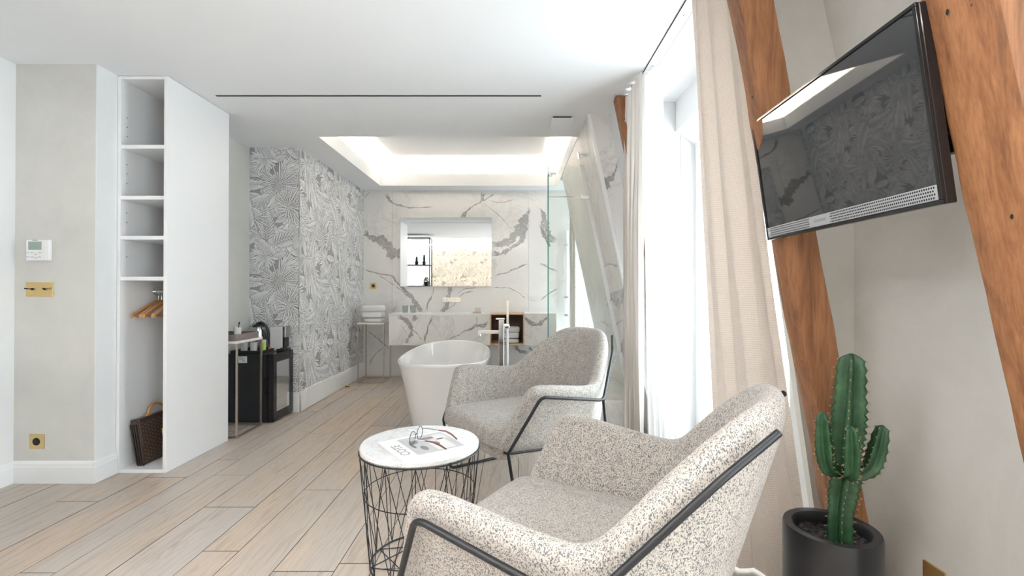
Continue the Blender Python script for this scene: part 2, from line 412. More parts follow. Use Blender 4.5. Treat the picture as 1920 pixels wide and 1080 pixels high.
# dormer behind the curtains: far cheek is the slope block; window in the plane X=1.3
slab('wall_dormer_lintel', (1.30, 2.12, 2.28), (1.42, 3.40, H), M['wall'])
slab('wall_dormer_cheek', (1.20, 3.392, 0), (1.45, 3.41, H), M['wall'])
struct(MB().prism([(1.16, 2.13, 2.28), (1.42, 2.13, 2.10), (1.42, 2.13, 2.5), (1.16, 2.13, 2.5)], (0, 1.26, 0)).build('trim_1', M['wall']))
def window(name, x, y0, y1, z0, z1, leaves=2, label=None):
    w = bpy.data.objects.new(name, None); COL.objects.link(w); w['kind'] = 'structure'; w.location = (x, y0, z0)
    L = y1 - y0; Z = z1 - z0; f = .055
    mb = MB(); mb.box((0, 0, 0), (.07, f, Z)); mb.box((0, L - f, 0), (.07, L, Z)); mb.box((0, f, Z - f), (.07, L - f, Z)); mb.box((0, f, 0), (.07, L - f, f)); mb.build('window_frame', M['skirt'], w, bevel=.004)
    for k in range(leaves):
        a = f + (L - 2 * f) * k / leaves; b = f + (L - 2 * f) * (k + 1) / leaves; s = .05
        mb = MB(); mb.box((-.01, a + .002, f), (.05, a + s, Z - f)); mb.box((-.01, b - s, f), (.05, b - .002, Z - f)); mb.box((-.01, a + s, Z - f - s), (.05, b - s, Z - f)); mb.box((-.01, a + s, f), (.05, b - s, f + .09))
        lf = mb.build('window_leaf', M['skirt'], w, bevel=.004)
        MB().box((.018, a + s, f + .09), (.024, b - s, Z - f - s)).build('pane', M['glass'], lf)
    MB().cyl((-.012, L / 2, Z * .42), (-.055, L / 2, Z * .42), .008).cyl((-.05, L / 2, Z * .42), (-.05, L / 2, Z * .42 - .1), .007).build('window_handle', M['blackmetal'], w, smooth=True)
    return w
window('window_1', 1.30, 2.12, 3.40, 0.02, 2.28)
window('window_2', 1.52, 5.66, 6.38, 0.0, 2.2)
window('added_fill_window', 1.44, -1.30, .30, 0.1, 2.35, 3)  # unseen window added behind the camera to let in more daylight
slab('wall_right_rear_lintel', (1.44, -1.35, 2.35), (1.52, .35, 2.72), M['wall'])
# niche behind the beams
struct(MB().prism([(1.36, .30, 0), (1.50, .30, 0), (1.50, .30, 2.72), (1.15, .30, 2.72), (1.36, .30, 1.75)], (0, 1.6, 0)).build('wall_right', M['niche']))
struct(MB().prism([(1.235, 1.895, 0), (1.40, 1.895, 0), (1.40, 1.895, 2.72), (.858, 1.895, 2.72)], (0, .035, 0)).build('wall_niche_side', M['niche']))
# bathroom marble slope and its stepped face
slope('wall_bath_slope', 3.66, 5.6, BX, 0, H, M['marblewarm'], .9)
struct(MB().prism([(BX(0), 3.645, 0), (SX(0) + .1, 3.645, 0), (SX(H) + .1, 3.645, H), (BX(H), 3.645, H)], (0, .02, 0)).build('wall_bath_step', M['marble']))
struct(MB().prism([(BX(0) - .004, 3.64, 0), (BX(0) + .022, 3.64, 0), (BX(H) + .022, 3.64, H), (BX(H) - .004, 3.64, H)], (0, .03, 0)).build('trim_2', M['skirt']))
slab('wall_bath_lintel', (1.52, 5.6, 2.2), (1.62, 6.42, H), M['wall'])
slab('wall_bath_window_side', (1.4, 5.6, 0), (1.6, 5.66, H), M['wall'])
pl = struct(MB().box((.32, 4.0, 0), (1.5, 6.398, .22)).build('shower_plinth', M['marblewarm'], bevel=.004), 'low pale marble plinth under the shower glass', 'plinth')

# skirting
def skirt(name, p0, p1, h, n, m=M['skirt']):
    """profiled baseboard from p0 to p1 (xy), n = outward normal"""
    p0 = Vector((*p0, 0)); p1 = Vector((*p1, 0)); n = Vector((*n, 0))
    prof = [(0, 0), (.016, 0), (.016, h - .035), (.012, h - .028), (.012, h - .016), (.007, h - .004), (.003, h), (0, h)]
    return struct(MB().prism([p0 + n * a + Vector((0, 0, b)) for a, b in prof], p1 - p0).build(name, m))
skirt('baseboard_left', (-2.98, -1.6), (-2.98, 2.835), .13, (1, 0))
skirt('baseboard_pier', (-2.98, 2.835), (-2.484, 2.835), .13, (0, -1))
skirt('baseboard_return', (-2.497, 2.82), (-2.497, 2.982), .13, (1, 0))
skirt('baseboard_niche', (-2.5, 3.63), (-2.5, 4.49), .19, (1, 0))
skirt('baseboard_wallpaper_front', (-2.5, 4.49), (-2.014, 4.49), .19, (0, -1))
skirt('baseboard_wallpaper', (-2.03, 4.475), (-2.03, 4.62), .19, (1, 0))
skirt('baseboard_wallpaper', (-2.03, 5.40), (-2.03, YB), .19, (1, 0))
struct(MB().box((-2.03, 4.623, .003), (-2.008, 5.15, .195)).build('baseboard_access_panel', M['skirt'], bevel=.003))
struct(MB().box((-2.03, 5.155, .003), (-2.012, 5.397, .19)).build('baseboard_access_panel', M['skirt'], bevel=.003))
skirt('baseboard_right', (1.36, .3), (1.36, 1.895), .1, (-1, 0))

# ------------------------------------------------------------ wallpaper print (flat ink shapes layered on the wall)
def wallpaper(name, W, Hh, seed, parent, m, mtx, light=1.0):
    """palm-leaf print, W x Hh metres, pattern repeats every T"""
    T = .92; rnd = random.Random(seed); V = []; F = []; Cc = []
    def add(pts, cols, z):
        b = len(V); V.extend([(p[0], p[1], z) for p in pts]); F.append(tuple(range(b, b + len(pts)))); Cc.extend(cols)
    plants = []
    zc = [0]
    def leaflet(x, y, a, L, w, bend, g0, g1, z, dark):
        N = 5; ca, sa = math.cos(a), math.sin(a); mid = []; lf = []; rt = []
        for i in range(N + 1):
            t = i / N; s = L * t; d = bend * L * t * t; px = x + ca * s - sa * d; py = y + sa * s + ca * d
            ww = w * (math.sin(PI * min(1, t * .92 + .06)) ** .7) * (1 if t < 1 else 0)
            mid.append((px, py)); lf.append((px - sa * ww, py + ca * ww)); rt.append((px + sa * ww, py - ca * ww))
        out = []
        for i in range(N):
            t0, t1 = i / N, (i + 1) / N
            c0 = g0 + (g1 - g0) * t0 ** .6; c1 = g0 + (g1 - g0) * t1 ** .6
            out.append(([lf[i], mid[i], mid[i + 1], lf[i + 1]], [c0, c0 * .9, c1 * .9, c1], z))
            out.append(([mid[i], rt[i], rt[i + 1], mid[i + 1]], [c0 * .84, c0 * .76, c1 * .84, c1 * .80], z))
        k = 1 + .0036 / max(w, .003)
        o2 = [((lf[i][0] + (lf[i][0] - mid[i][0]) * (k - 1), lf[i][1] + (lf[i][1] - mid[i][1]) * (k - 1))) for i in range(N + 1)]
        o3 = [((rt[i][0] + (rt[i][0] - mid[i][0]) * (k - 1), rt[i][1] + (rt[i][1] - mid[i][1]) * (k - 1))) for i in range(N + 1)]
        tip = (mid[-1][0] + ca * .006, mid[-1][1] + sa * .006)
        for i in range(N):
            a4 = [o2[i], o3[i], o3[i + 1] if i < N - 1 else tip, o2[i + 1] if i < N - 1 else tip]
            out.insert(0, (a4, [dark] * 4, z - .00006))
        return out
    lay = []
    def fan(x, y, a0, spread, n, L, w):
        r = []
        z0 = rnd.random()
        for i in range(n):
            t = i / (n - 1) - .5; a = a0 + spread * t; l = L * (1 - .35 * abs(t)) * rnd.uniform(.85, 1.1)
            r.append((x, y, a + rnd.uniform(-.04, .04), l, w * rnd.uniform(.8, 1.15), rnd.uniform(-.12, .12), rnd.uniform(.42, .56), rnd.uniform(.80, .96)))
        rnd.shuffle(r); lay.append(r)
    def frond(x, y, a, L, w, bend):
        r = []; n = 13
        for i in range(n, 0, -1):
            t = i / n; s = L * t; d = bend * L * t * t; px = x + math.cos(a) * s - math.sin(a) * d; py = y + math.sin(a) * s + math.cos(a) * d
            aa = a + 2 * bend * t
            for sg in (-1, 1): r.append((px, py, aa + sg * (1.15 - .5 * t), L * (.36 - .2 * abs(t - .35)) * rnd.uniform(.9, 1.1), w, -sg * .18, .50, rnd.uniform(.76, .92)))
        r.append((x, y, a, L * 1.05, .004, bend, .7, .85)); lay.append(r)
    def broad(x, y, a, L, w):
        r = [(x, y, a, L, w, rnd.uniform(-.15, .15), rnd.uniform(.50, .62), rnd.uniform(.74, .92))]; bd = r[0][5]
        for i in range(2, 11):
            t = i / 12; px = x + math.cos(a) * L * t - math.sin(a) * bd * L * t * t; py = y + math.sin(a) * L * t + math.cos(a) * bd * L * t * t
            for sg in (-1, 1): r.append((px, py, a + sg * .75, w * 1.0 * math.sin(PI * t) ** .8, .0016, 0, .40, .55))
        lay.append(r)
    for i in range(70): broad(rnd.random() * T, rnd.random() * T, rnd.random() * 6.28, rnd.uniform(.18, .30), rnd.uniform(.035, .06))
    mix_ = ['fan'] * 17 + ['frond'] * 9 + ['broad'] * 9; rnd.shuffle(mix_)
    for k, q in enumerate(mix_):
        gx = ((k * .618034) % 1) * T; gy = ((k * .7548777 + .2) % 1) * T
        if q == 'fan': fan(gx, gy, rnd.random() * 6.28, rnd.uniform(3.4, 5.6), rnd.randint(15, 22), rnd.uniform(.13, .25), rnd.uniform(.0065, .010))
        elif q == 'frond': frond(gx, gy, rnd.random() * 6.28, rnd.uniform(.20, .32), rnd.uniform(.009, .013), rnd.uniform(-.5, .5))
        else: broad(gx, gy, rnd.random() * 6.28, rnd.uniform(.16, .26), rnd.uniform(.03, .055))
    add([(0, 0), (W, 0), (W, Hh), (0, Hh)], [.33] * 4, 0)
    nl = sum(len(l) for l in lay); z = .0002; dz = .0045 / nl
    for l in lay:
        for (x, y, a, L, w, bd, g0, g1) in l:
            z += dz
            for sx in range(-1, int(W / T) + 2):
                for sy in range(-1, int(Hh / T) + 2):
                    X = x + sx * T; Yy = y + sy * T
                    if X < -L or X > W + L or Yy < -L or Yy > Hh + L: continue
                    for pts, cols, zz in leaflet(X, Yy, a, L, w, bd, g0, g1, z, .15 if w > .003 else g0): add(pts, cols, zz)
    me = bpy.data.meshes.new(name); me.from_pydata(V, [], F)
    at = me.color_attributes.new('ink', 'FLOAT_COLOR', 'POINT')
    buf = []
    for c in Cc: c = min(1, c * light); buf += [c, c, c * 1.01, 1]
    at.data.foreach_set('color', buf)
    bm = bmesh.new(); bm.from_mesh(me)
    for co, no in (((0, 0, 0), (-1, 0, 0)), ((W, 0, 0), (1, 0, 0)), ((0, 0, 0), (0, -1, 0)), ((0, Hh, 0), (0, 1, 0))):
        bmesh.ops.bisect_plane(bm, geom=bm.verts[:] + bm.edges[:] + bm.faces[:], dist=1e-7, plane_co=co, plane_no=no, clear_outer=True)
    bm.to_mesh(me); bm.free(); me.transform(mtx)
    o = link(name, me, m, parent); o['kind'] = 'stuff'; return o
wwp = bpy.data.objects['wall_wallpaper']
wallpaper('wallpaper', .47, 2.5, 11, wwp, M['print'], frame_mtx((-2.5, 4.4895, 0), (1, 0, 0), (0, 0, 1)), 1.14)
wallpaper('wallpaper', YB - 4.485, 2.5, 5, wwp, M['print'], frame_mtx((-2.0295, 4.485, 0), (0, 1, 0), (0, 0, 1)), 1.14)
wallpaper('wallpaper', 3.6, 2.5, 5, bpy.data.objects['wall_rear'], M['printwarm'], frame_mtx((1.1, -1.5995, 0), (-1, 0, 0), (0, 0, 1)))

# ------------------------------------------------------------ marble veins (stone marking, flat on the slabs)
def veins(name, polys, plane_pt, parent, tow=(0, -1, 0), seed=1):
    rnd = random.Random(seed); V = []; F = []; A = []; tow = Vector(tow)
    for k, poly in enumerate(polys):
        pts = [plane_pt(*q[:2]) for q in poly]; ws = [q[2] for q in poly]
        P2 = []
        n = 10
        for i in range(len(pts) - 1):
            p0 = pts[max(0, i - 1)]; p1 = pts[i]; p2 = pts[i + 1]; p3 = pts[min(len(pts) - 1, i + 2)]
            for j in range(n + (i == len(pts) - 2)):
                t = j / n
                q = .5 * ((2 * p1) + (p2 - p0) * t + (2 * p0 - 5 * p1 + 4 * p2 - p3) * t * t + (3 * p1 - p0 - 3 * p2 + p3) * t ** 3)
                P2.append((q, ws[i] + (ws[i + 1] - ws[i]) * t))
        rows = []
        for i, (q, w) in enumerate(P2):
            a = P2[max(0, i - 1)][0]; b = P2[min(len(P2) - 1, i + 1)][0]; t = (b - a).normalized(); s = t.cross(tow).normalized()
            nz = noise.noise(q * 9 + Vector((k * 3.1, 0, 0))) * .9 + noise.noise(q * 37) * .5
            q = q + s * (w * .35 + .010) * nz; hw = w * .5 * (1 + .9 * noise.noise(q * 16 + Vector((0, k, 5))) + .35 * noise.noise(q * 60))
            end = min(1, i / 4, (len(P2) - 1 - i) / 4); row = []
            prof = [(-1, 0), (-.82, .72), (-.4, .58), (.3, .50), (.8, .82), (1, 0)]
            for u, al in prof:
                row.append(len(V)); V.append(q + s * hw * u + tow * (.0008 + .0001 * k)); A.append(al * end)
            rows.append(row)
        for r0, r1 in zip(rows, rows[1:]):
            for c in range(5): F.append((r0[c], r0[c + 1], r1[c + 1], r1[c]))
    me = bpy.data.meshes.new(name); me.from_pydata([tuple(v) for v in V], [], F)
    at = me.attributes.new('vein', 'FLOAT', 'POINT'); at.data.foreach_set('value', A)
    o = link(name, me, M['vein'], parent); o['kind'] = 'stuff'; return o
def crop5(Y):
    def f(x, y): return P(660 + x / 2.8425, 340 + y / 2.8425, Y)
    return f
def scl(lst, Y): return [[(x, y, w / 2.8425 * Y / FP) for x, y, w in l] for l in lst]
VB = [[(180, 62, 14), (205, 105, 14), (250, 125, 9), (320, 138, 6), (440, 133, 4)],
      [(57, 275, 40), (110, 305, 46), (170, 330, 40), (215, 375, 56), (262, 405, 50), (330, 470, 40)],
      [(60, 470, 4), (130, 490, 6), (210, 502, 8), (245, 545, 12), (290, 590, 18), (340, 650, 26), (372, 700, 26)],
      [(130, 495, 3), (190, 530, 4), (240, 560, 4), (300, 620, 6)],
      [(700, 60, 26), (690, 100, 14), (640, 130, 9), (612, 165, 12), (590, 192, 22), (570, 260, 20)], [(755, 62, 8), (720, 95, 7), (695, 108, 5)],
      [(695, 110, 3), (760, 160, 4), (830, 230, 3), (860, 262, 2)],
      [(945, 140, 18), (915, 200, 46), (890, 270, 60), (830, 320, 34), (745, 345, 26)], [(940, 225, 14), (900, 310, 24), (850, 350, 14), (800, 384, 30), (745, 388, 26)],
      [(937, 440, 8), (880, 463, 8), (820, 485, 6), (758, 502, 6)], [(745, 565, 3), (830, 570, 5), (880, 590, 5), (937, 636, 4)],
      [(999, 140, 8), (1025, 200, 36), (1035, 270, 50), (1090, 320, 30)], [(1000, 225, 6), (1035, 310, 16), (1060, 350, 10)], [(1000, 440, 6), (1040, 452, 8), (1100, 485, 6)], [(1000, 636, 4), (1045, 600, 5), (1100, 570, 4)],
      [(432, 560, 6), (430, 605, 9), (405, 650, 7), (402, 695, 7)], [(515, 555, 30), (520, 610, 18), (505, 670, 26), (468, 698, 14)],
      [(650, 585, 3), (590, 602, 5), (545, 655, 4), (498, 692, 4)], [(560, 600, 3), (590, 580, 4), (660, 566, 3)],
      [(870, 90, 3), (800, 112, 4), (725, 98, 3)], [(62, 90, 3), (80, 70, 5), (96, 60, 3)],
      [(860, 870, 10), (900, 905, 22), (938, 915, 14)], [(945, 880, 14), (970, 900, 18), (1000, 880, 12)], [(78, 790, 3), (130, 830, 5), (205, 905, 5)], [(95, 980, 3), (110, 940, 4), (180, 870, 3)],
      [(240, 660, 3), (220, 690, 4), (210, 720, 3)]]
veins('marble_veining', scl(VB, YB), crop5(YB), wbk)

def on_slope(px, py):
    Y = .855 / ((px - CX) / FP - .21 * (py - CY) / FP); q = P(px, py, Y); q.x -= .002; return q
veins('marble_veining', [[(x, y, w * 4.1 / FP) for x, y, w in l] for l in ([(1134, 560, 34), (1150, 552, 36), (1166, 545, 40), (1180, 540, 40)], [(1152, 676, 12), (1160, 660, 18), (1168, 640, 24), (1180, 620, 20)], [(1130, 505, 3), (1145, 495, 3), (1160, 500, 3)], [(1125, 600, 2), (1145, 610, 3), (1170, 600, 3)])], on_slope, bpy.data.objects['wall_bath_slope'], (-1, 0, 0), 12)
veins('marble_veining', [[(x, y, w * 3.64 / FP) for x, y, w in l] for l in ([(1157, 303, 3), (1152, 325, 7), (1146, 336, 16), (1138, 345, 20), (1131, 352, 8)], [(1131, 330, 3), (1136, 345, 5)])], lambda x, y: P(x, y, 3.644), bpy.data.objects['wall_bath_step'], (0, -1, 0), 13)
# ------------------------------------------------------------ left side: thermostat, switch, sockets
yw = 2.835
def onwall(px0, py0, px1, py1, Y, d, m, name, parent=None, bevel=.002, d0=0.0):
    a = P(px0, py0, Y); b = P(px1, py1, Y)
    return MB().box((a.x, Y - d - d0, b.z), (b.x, Y - d0, a.z)).build(name, m, parent, bevel=bevel)
def rel(o, root): o.parent = root; o.matrix_parent_inverse = Matrix.Translation(-root.location) if root.rotation_euler.z == 0 else root.matrix_world.inverted()
def gadget(name, label, cat, loc, parts):
    t = thing(name, label, cat, loc)
    for p in parts: p.parent = t; p.matrix_parent_inverse = Matrix.Translation(-Vector(loc))
    return t
lp = P(76, 470, yw)
th = [onwall(55, 450, 98, 489, yw, .022, M['solid'], 'housing', bevel=.004), onwall(60, 453.5, 84, 469, yw, .002, M['lcd'], 'display', d0=.022, bevel=0),
      onwall(91, 450.5, 97.5, 487.5, yw, .002, M['skirt'], 'side_strip', d0=.022, bevel=0), onwall(67, 450.8, 77, 452, yw, .001, M['ink'], 'marking', d0=.022, bevel=0)]
for a, b in ((56, 473), (64, 473), (71, 476), (78, 473), (56, 481), (64, 481), (71, 483), (78, 481)): th.append(onwall(a, b, a + 5, b + 2.5, yw, .0015, M['greyplastic'], 'button', d0=.022, bevel=0))
gadget('thermostat', 'white wall thermostat with small green display on the greige pier', 'thermostat', lp, th)
sw = [onwall(50.5, 529.5, 101, 556, yw, .006, M['brass'], 'plate', bevel=.001)]
for px, dx in ((60, .022), (83, -.018)):
    q = P(px + (3 if dx > 0 else 3), 542, yw); y = yw - .006
    sw.append(MB().cyl((q.x, y, q.z), (q.x, y - .008, q.z), .006).cyl((q.x, y - .006, q.z), (q.x - dx, y - .028, q.z + .004), .0026, .004).build('toggle', M['blackmetal'], smooth=True))
gadget('light_switch', 'brass double toggle light switch below the thermostat', 'light switch', P(76, 543, yw), sw)
def socket(px, py, half, Y, label):
    c = P(px, py, Y); h = half
    parts = [MB().box((c.x - h, Y - .007, c.z - h), (c.x + h, Y, c.z + h)).build('plate', M['brass'], bevel=.001),
             MB().cyl((c.x, Y - .0075, c.z), (c.x, Y - .007, c.z), h * .53, seg=28).build('socket_well', M['dark'])]
    parts.append(MB().cyl((c.x, Y - .014, c.z + h * .28), (c.x, Y - .007, c.z + h * .28), .0025).cyl((c.x, Y - .0074, c.z), (c.x, Y - .0095, c.z), h * .36).build('earth_pin', M['blackmetal'], smooth=True))
    return gadget('wall_socket', label, 'socket', c, parts)
socket(72, 827, .043, yw, 'brass square wall socket low on the pier above the skirting')
socket(700, 536, .043, YB, 'small brass wall socket on the marble wall left of the mirror')

# ------------------------------------------------------------ wardrobe
x0, x1, y0, y1 = -2.496, -2.18, 2.985, 3.63
wt = 2.497
wd = thing('wardrobe', 'tall white open fronted wardrobe with shelves and solid side panel', 'wardrobe', (x0, y0, 0))
def W_(name, a, b, m=M['white'], bevel=.0012):
    o = MB().box(a, b).build(name, m, wd, bevel=bevel); o.matrix_parent_inverse = Matrix.Translation(-wd.location); return o
W_('side_panel', (x0, y0, 0), (x0 + .02, y1, wt)); W_('side_panel', (x1 - .023, y0, 0), (x1, y1, wt)); W_('back_panel', (x0 + .02, y1 - .012, .02), (x1 - .023, y1, wt - .02))
W_('top_panel', (x0 + .02, y0, wt - .02), (x1 - .023, y1 - .012, wt)); W_('bottom_panel', (x0 + .02, y0, 0), (x1 - .023, y1 - .012, .022))
for zz in (2.052, 1.73, 1.478, 1.22): W_('shelf', (x0 + .02, y0 + .004, zz - .012), (x1 - .023, y1 - .012, zz + .012))
hp = MB()
for zz in (2.25, 2.19, 2.13, 1.95, 1.89, 1.83, 1.64, 1.58, 1.36): hp.cyl((x0 + .0202, y0 + .05, zz), (x0 + .021, y0 + .05, zz), .0035, seg=8)
o = hp.build('pin_holes', M['hole'], wd); o.matrix_parent_inverse = Matrix.Translation(-wd.location); o['kind'] = 'stuff'
ry, rz_ = 3.27, 1.138
o = MB().cyl((x0 + .02, ry, rz_), (x1 - .023, ry, rz_), .011).cyl((x0 + .02, ry, rz_), (x0 + .028, ry, rz_), .026).cyl((x1 - .03, ry, rz_), (x1 - .023, ry, rz_), .026).build('hanging_rail', M['chrome'], wd, smooth=True); o.matrix_parent_inverse = Matrix.Translation(-wd.location)
def hanger():
    t = thing('coat_hanger', 'foremost wooden coat hanger on the wardrobe rail', 'hanger', (0, 0, 0), 0, 'wooden coat hangers in the wardrobe')
    mb = MB(); pts = []
    for sg in (-1, 1):
        path = [Vector((0, sg * .215 * (i / 8), -.072 - .085 * (i / 8) ** 1.35)) for i in range(9)]
        rows = []
        for i, p in enumerate(path):
            a = .016 - .004 * i / 8 + (.003 if i == 8 else 0); b = .006 + .004 * i / 8
            rows.append([p + Vector((b * math.cos(q), 0, a * math.sin(q))) for q in [2 * PI * k / 10 for k in range(10)]])
        V = mb.grid(rows, True); mb.bm.faces.new(V[-1]); mb.bm.faces.new(V[0])
    mb.tube([(0, -.185, -.142), (0, -.183, -.163), (0, .183, -.163), (0, .185, -.142)], .005, 8)
    mb.build('hanger_body', M['hanger'], t, smooth=True)
    hk = [Vector((0, 0, -.06)), Vector((0, 0, -.028))] + [Vector((0, .016 * math.sin(a), .0 + -.0 + .016 * -math.cos(a) + 0.0)) for a in [PI * .0 + k * 4.2 / 10 for k in range(11)]]
    MB().tube([(0, 0, -.07), (0, 0, -.035)] + [(0, .0145 * math.sin(a), -.0145 * math.cos(a)) for a in [.35 + k * .44 for k in range(11)]], .0018, 6).build('hook', M['chrome'], t, smooth=True)
    return t
h0 = hanger()
labs = ['wooden coat hanger nearest the left side of the wardrobe', 'second wooden coat hanger from the left on the wardrobe rail', 'third wooden coat hanger from the left on the wardrobe rail', 'fourth wooden coat hanger, next to the right wardrobe panel', 'fifth wooden coat hanger, hidden most behind the right wardrobe panel']
for i, (x, a) in enumerate(((-2.446, -3), (-2.425, 6), (-2.392, 3), (-2.35, 8), (-2.31, -4))):
    h = h0 if i == 0 else dup(h0)
    h['label'] = labs[i]; h.location = (x, ry, rz_ - .001); h.rotation_euler = (0, 0, R(a))

# briefcase: stands on the wardrobe floor leaning against the left side
bag = thing('briefcase', 'brown monogram canvas briefcase with tan handle leaning in the wardrobe', 'briefcase', (-2.366, 3.05, .024)); bag.rotation_euler = (0, R(-9.0), 0)
Lb = .40; Hb = .285
def side_profile(y):  # gusset profile: local x from 0 (front) to negative
    return [(0, y, 0), (0, y, Hb * .9), (-.010, y, Hb), (-.042, y, Hb + .004), (-.060, y, Hb * .93), (-.054, y, Hb * .5), (-.040, y, 0)]
mb = MB(); mb.grid([side_profile(0), side_profile(.02), side_profile(Lb - .02), side_profile(Lb)], True)
ff = mb.bm.verts[:]; mb.bm.faces.new([mb.bm.verts[:][i] for i in range(7)]) if False else None
mb.bm.verts.ensure_lookup_table(); n = len(mb.bm.verts); mb.bm.faces.new(mb.bm.verts[:7]); mb.bm.faces.new(mb.bm.verts[n - 7:])
mb.build('body', M['canvas'], bag, bevel=.006)
MB().rbox((-.002, .004, Hb * .42), (.010, Lb - .004, Hb * .99), .004).rbox((-.050, .004, Hb * .965), (.008, Lb - .004, Hb + .012), .004).build('flap', M['canvas'], bag)
gs = MB()
for a, b in ((-.012, .0), (-.026, .0), (-.040, .0)):
    gs.prism([(a, -.014, .012), (a + .006, -.016, .012), (a + .004, -.012, Hb * .93), (a - .006, -.010, Hb * .93)], (0, .02, 0))
gs.prism([(-.038, -.012, .0), (.0, -.012, 0), (0, -.012, .016), (-.038, -.012, .016)], (0, .02, 0))
gs.build('gusset', M['bagedge'], bag, bevel=.002)
hp_ = [(-.028, Lb / 2 - .075, Hb + .008), (-.028, Lb / 2 - .068, Hb + .045), (-.028, Lb / 2 - .035, Hb + .07), (-.028, Lb / 2, Hb + .077), (-.028, Lb / 2 + .035, Hb + .07), (-.028, Lb / 2 + .068, Hb + .045), (-.028, Lb / 2 + .075, Hb + .008)]
MB().tube(round_path(hp_, .02, 3), .0085, 10).rbox((-.040, Lb / 2 - .098, Hb + .011), (-.010, Lb / 2 - .062, Hb + .019), .003).rbox((-.040, Lb / 2 + .062, Hb + .011), (-.010, Lb / 2 + .098, Hb + .019), .003).build('handle', M['tan'], bag, smooth=True)
MB().rbox((.010, Lb / 2 - .03, Hb * .40), (.017, Lb / 2 + .03, Hb * .66), .002).rbox((.017, Lb / 2 - .012, Hb * .42), (.023, Lb / 2 + .012, Hb * .58), .002).build('clasp', M['brass'], bag)
pm = MB()
def flower(cy, cz, x, s):
    for k in range(4):
        a = k * PI / 2 + PI / 4; q = Vector((0, math.cos(a), math.sin(a))); r = Vector((0, -math.sin(a), math.cos(a))); c = Vector((x, cy, cz))
        pm.prism([c, c + q * s * .5 + r * s * .3, c + q * s, c + q * s * .5 - r * s * .3], (.0005, 0, 0))
for i in range(16):
    for j in range(11):
        yy = .02 + i * .024; zz = .02 + j * .0245 + (i % 2) * .012
        if zz > Hb * .96: continue
        x = .0102 if zz > Hb * .42 + .006 else .0004
        if (i + 2 * j) % 3 == 0: continue
        flower(yy, zz, x, .0068)
o = pm.build('monogram_flowers', M['monogram'], bag); o['kind'] = 'stuff'
tm = None
for i in range(16):
    for j in range(11):
        yy = .02 + i * .024; zz = .02 + j * .0245 + (i % 2) * .012
        if zz > Hb * .96 or (i + 2 * j) % 3: continue
        x = .0104 if zz > Hb * .42 + .006 else .0006
        if tm is None:
            tm = text_mesh('LV', .016, Matrix.Identity(4), 'monogram_letters', M['monogram'], bag, .0003, .75); tm.matrix_local = frame_mtx((x, yy, zz), (0, 1, 0), (0, 0, 1))
        else:
            c = tm.copy(); COL.objects.link(c); c.parent = bag; c.matrix_local = frame_mtx((x, yy, zz), (0, 1, 0), (0, 0, 1))

# ------------------------------------------------------------ slim console tables (same design)
def console(label, loc, w, d, h, topm, m=M['bronze'], t=.014):
    c = thing('console_table', label, 'table', loc, 0, 'slim metal frame console tables')
    for a, b in ((0, 0), (w - t, 0), (0, d - t), (w - t, d - t)): MB().box((a, b, t), (a + t, b + t, h - .02)).build('leg', m, c, bevel=.001)
    MB().box((0, 0, 0), (w, t, t)).box((0, d - t, 0), (w, d, t)).box((0, t, 0), (t, d - t, t)).box((w - t, t, 0), (w, d - t, t)).build('base_frame', m, c)
    MB().rbox((-.002, -.002, h - .02), (w + .002, d + .002, h), .003).build('table_top', topm, c)
    return c
console('slim bronze framed console table carrying the taupe tray beside the minibar', (-2.46, 3.676, 0), .322, .368, .752, M['marble'])
console('slim bronze framed console table under the folded towels by the marble wall', (-1.935, 5.885, 0), .33, .33, .748, M['marble'])
# tray with cups on the near one
tr = thing('serving_tray', 'taupe rectangular tray on the console table by the wardrobe', 'tray', (-2.455, 3.69, .752))
MB().box((0, 0, 0), (.30, .33, .006)).box((0, 0, .006), (.30, .008, .05)).box((0, .322, .006), (.30, .33, .05)).box((0, .008, .006), (.008, .322, .05)).box((.292, .008, .006), (.30, .322, .05)).build('tray_body', M['taupe'], tr, bevel=.002)
def cup(name, label, x, y, z, r=.03, h=.085, cat='cup', m=M['porcelain'], spoon=True, group='white cups on the taupe tray'):
    t = thing(name, label, cat, (x, y, z), 0, group)
    MB().lathe([(0, .0), (r * .78, 0), (r, h * .95), (r, h), (r - .003, h), (r * .78 - .003, .006), (0, .006)], 20).build('cup_body', m, t, smooth=True)
    if spoon: MB().tube([(.0, 0, .015), (.012, 0, h + .03)], .003, 6).sph((.013, 0, h + .033), .006, (1, .5, 1.4), 8, 6).build('stirrer', M['blackmetal'], t, smooth=True)
    return t
cup('white_cup', 'white cup nearest the wardrobe on the taupe tray', -2.36, 3.80, .7585)
cup('white_cup', 'white cup with black stirrer, right of the other on the taupe tray', -2.255, 3.88, .7585)
cup('white_cup', 'white cup at the back of the taupe tray', -2.30, 3.96, .7585)
so = tag(MB().rbox((-2.395, 3.715, .7585), (-2.365, 3.745, .80), .003).build('sugar_pot', M['porcelain']), 'small white pot at the front of the taupe tray', 'pot')

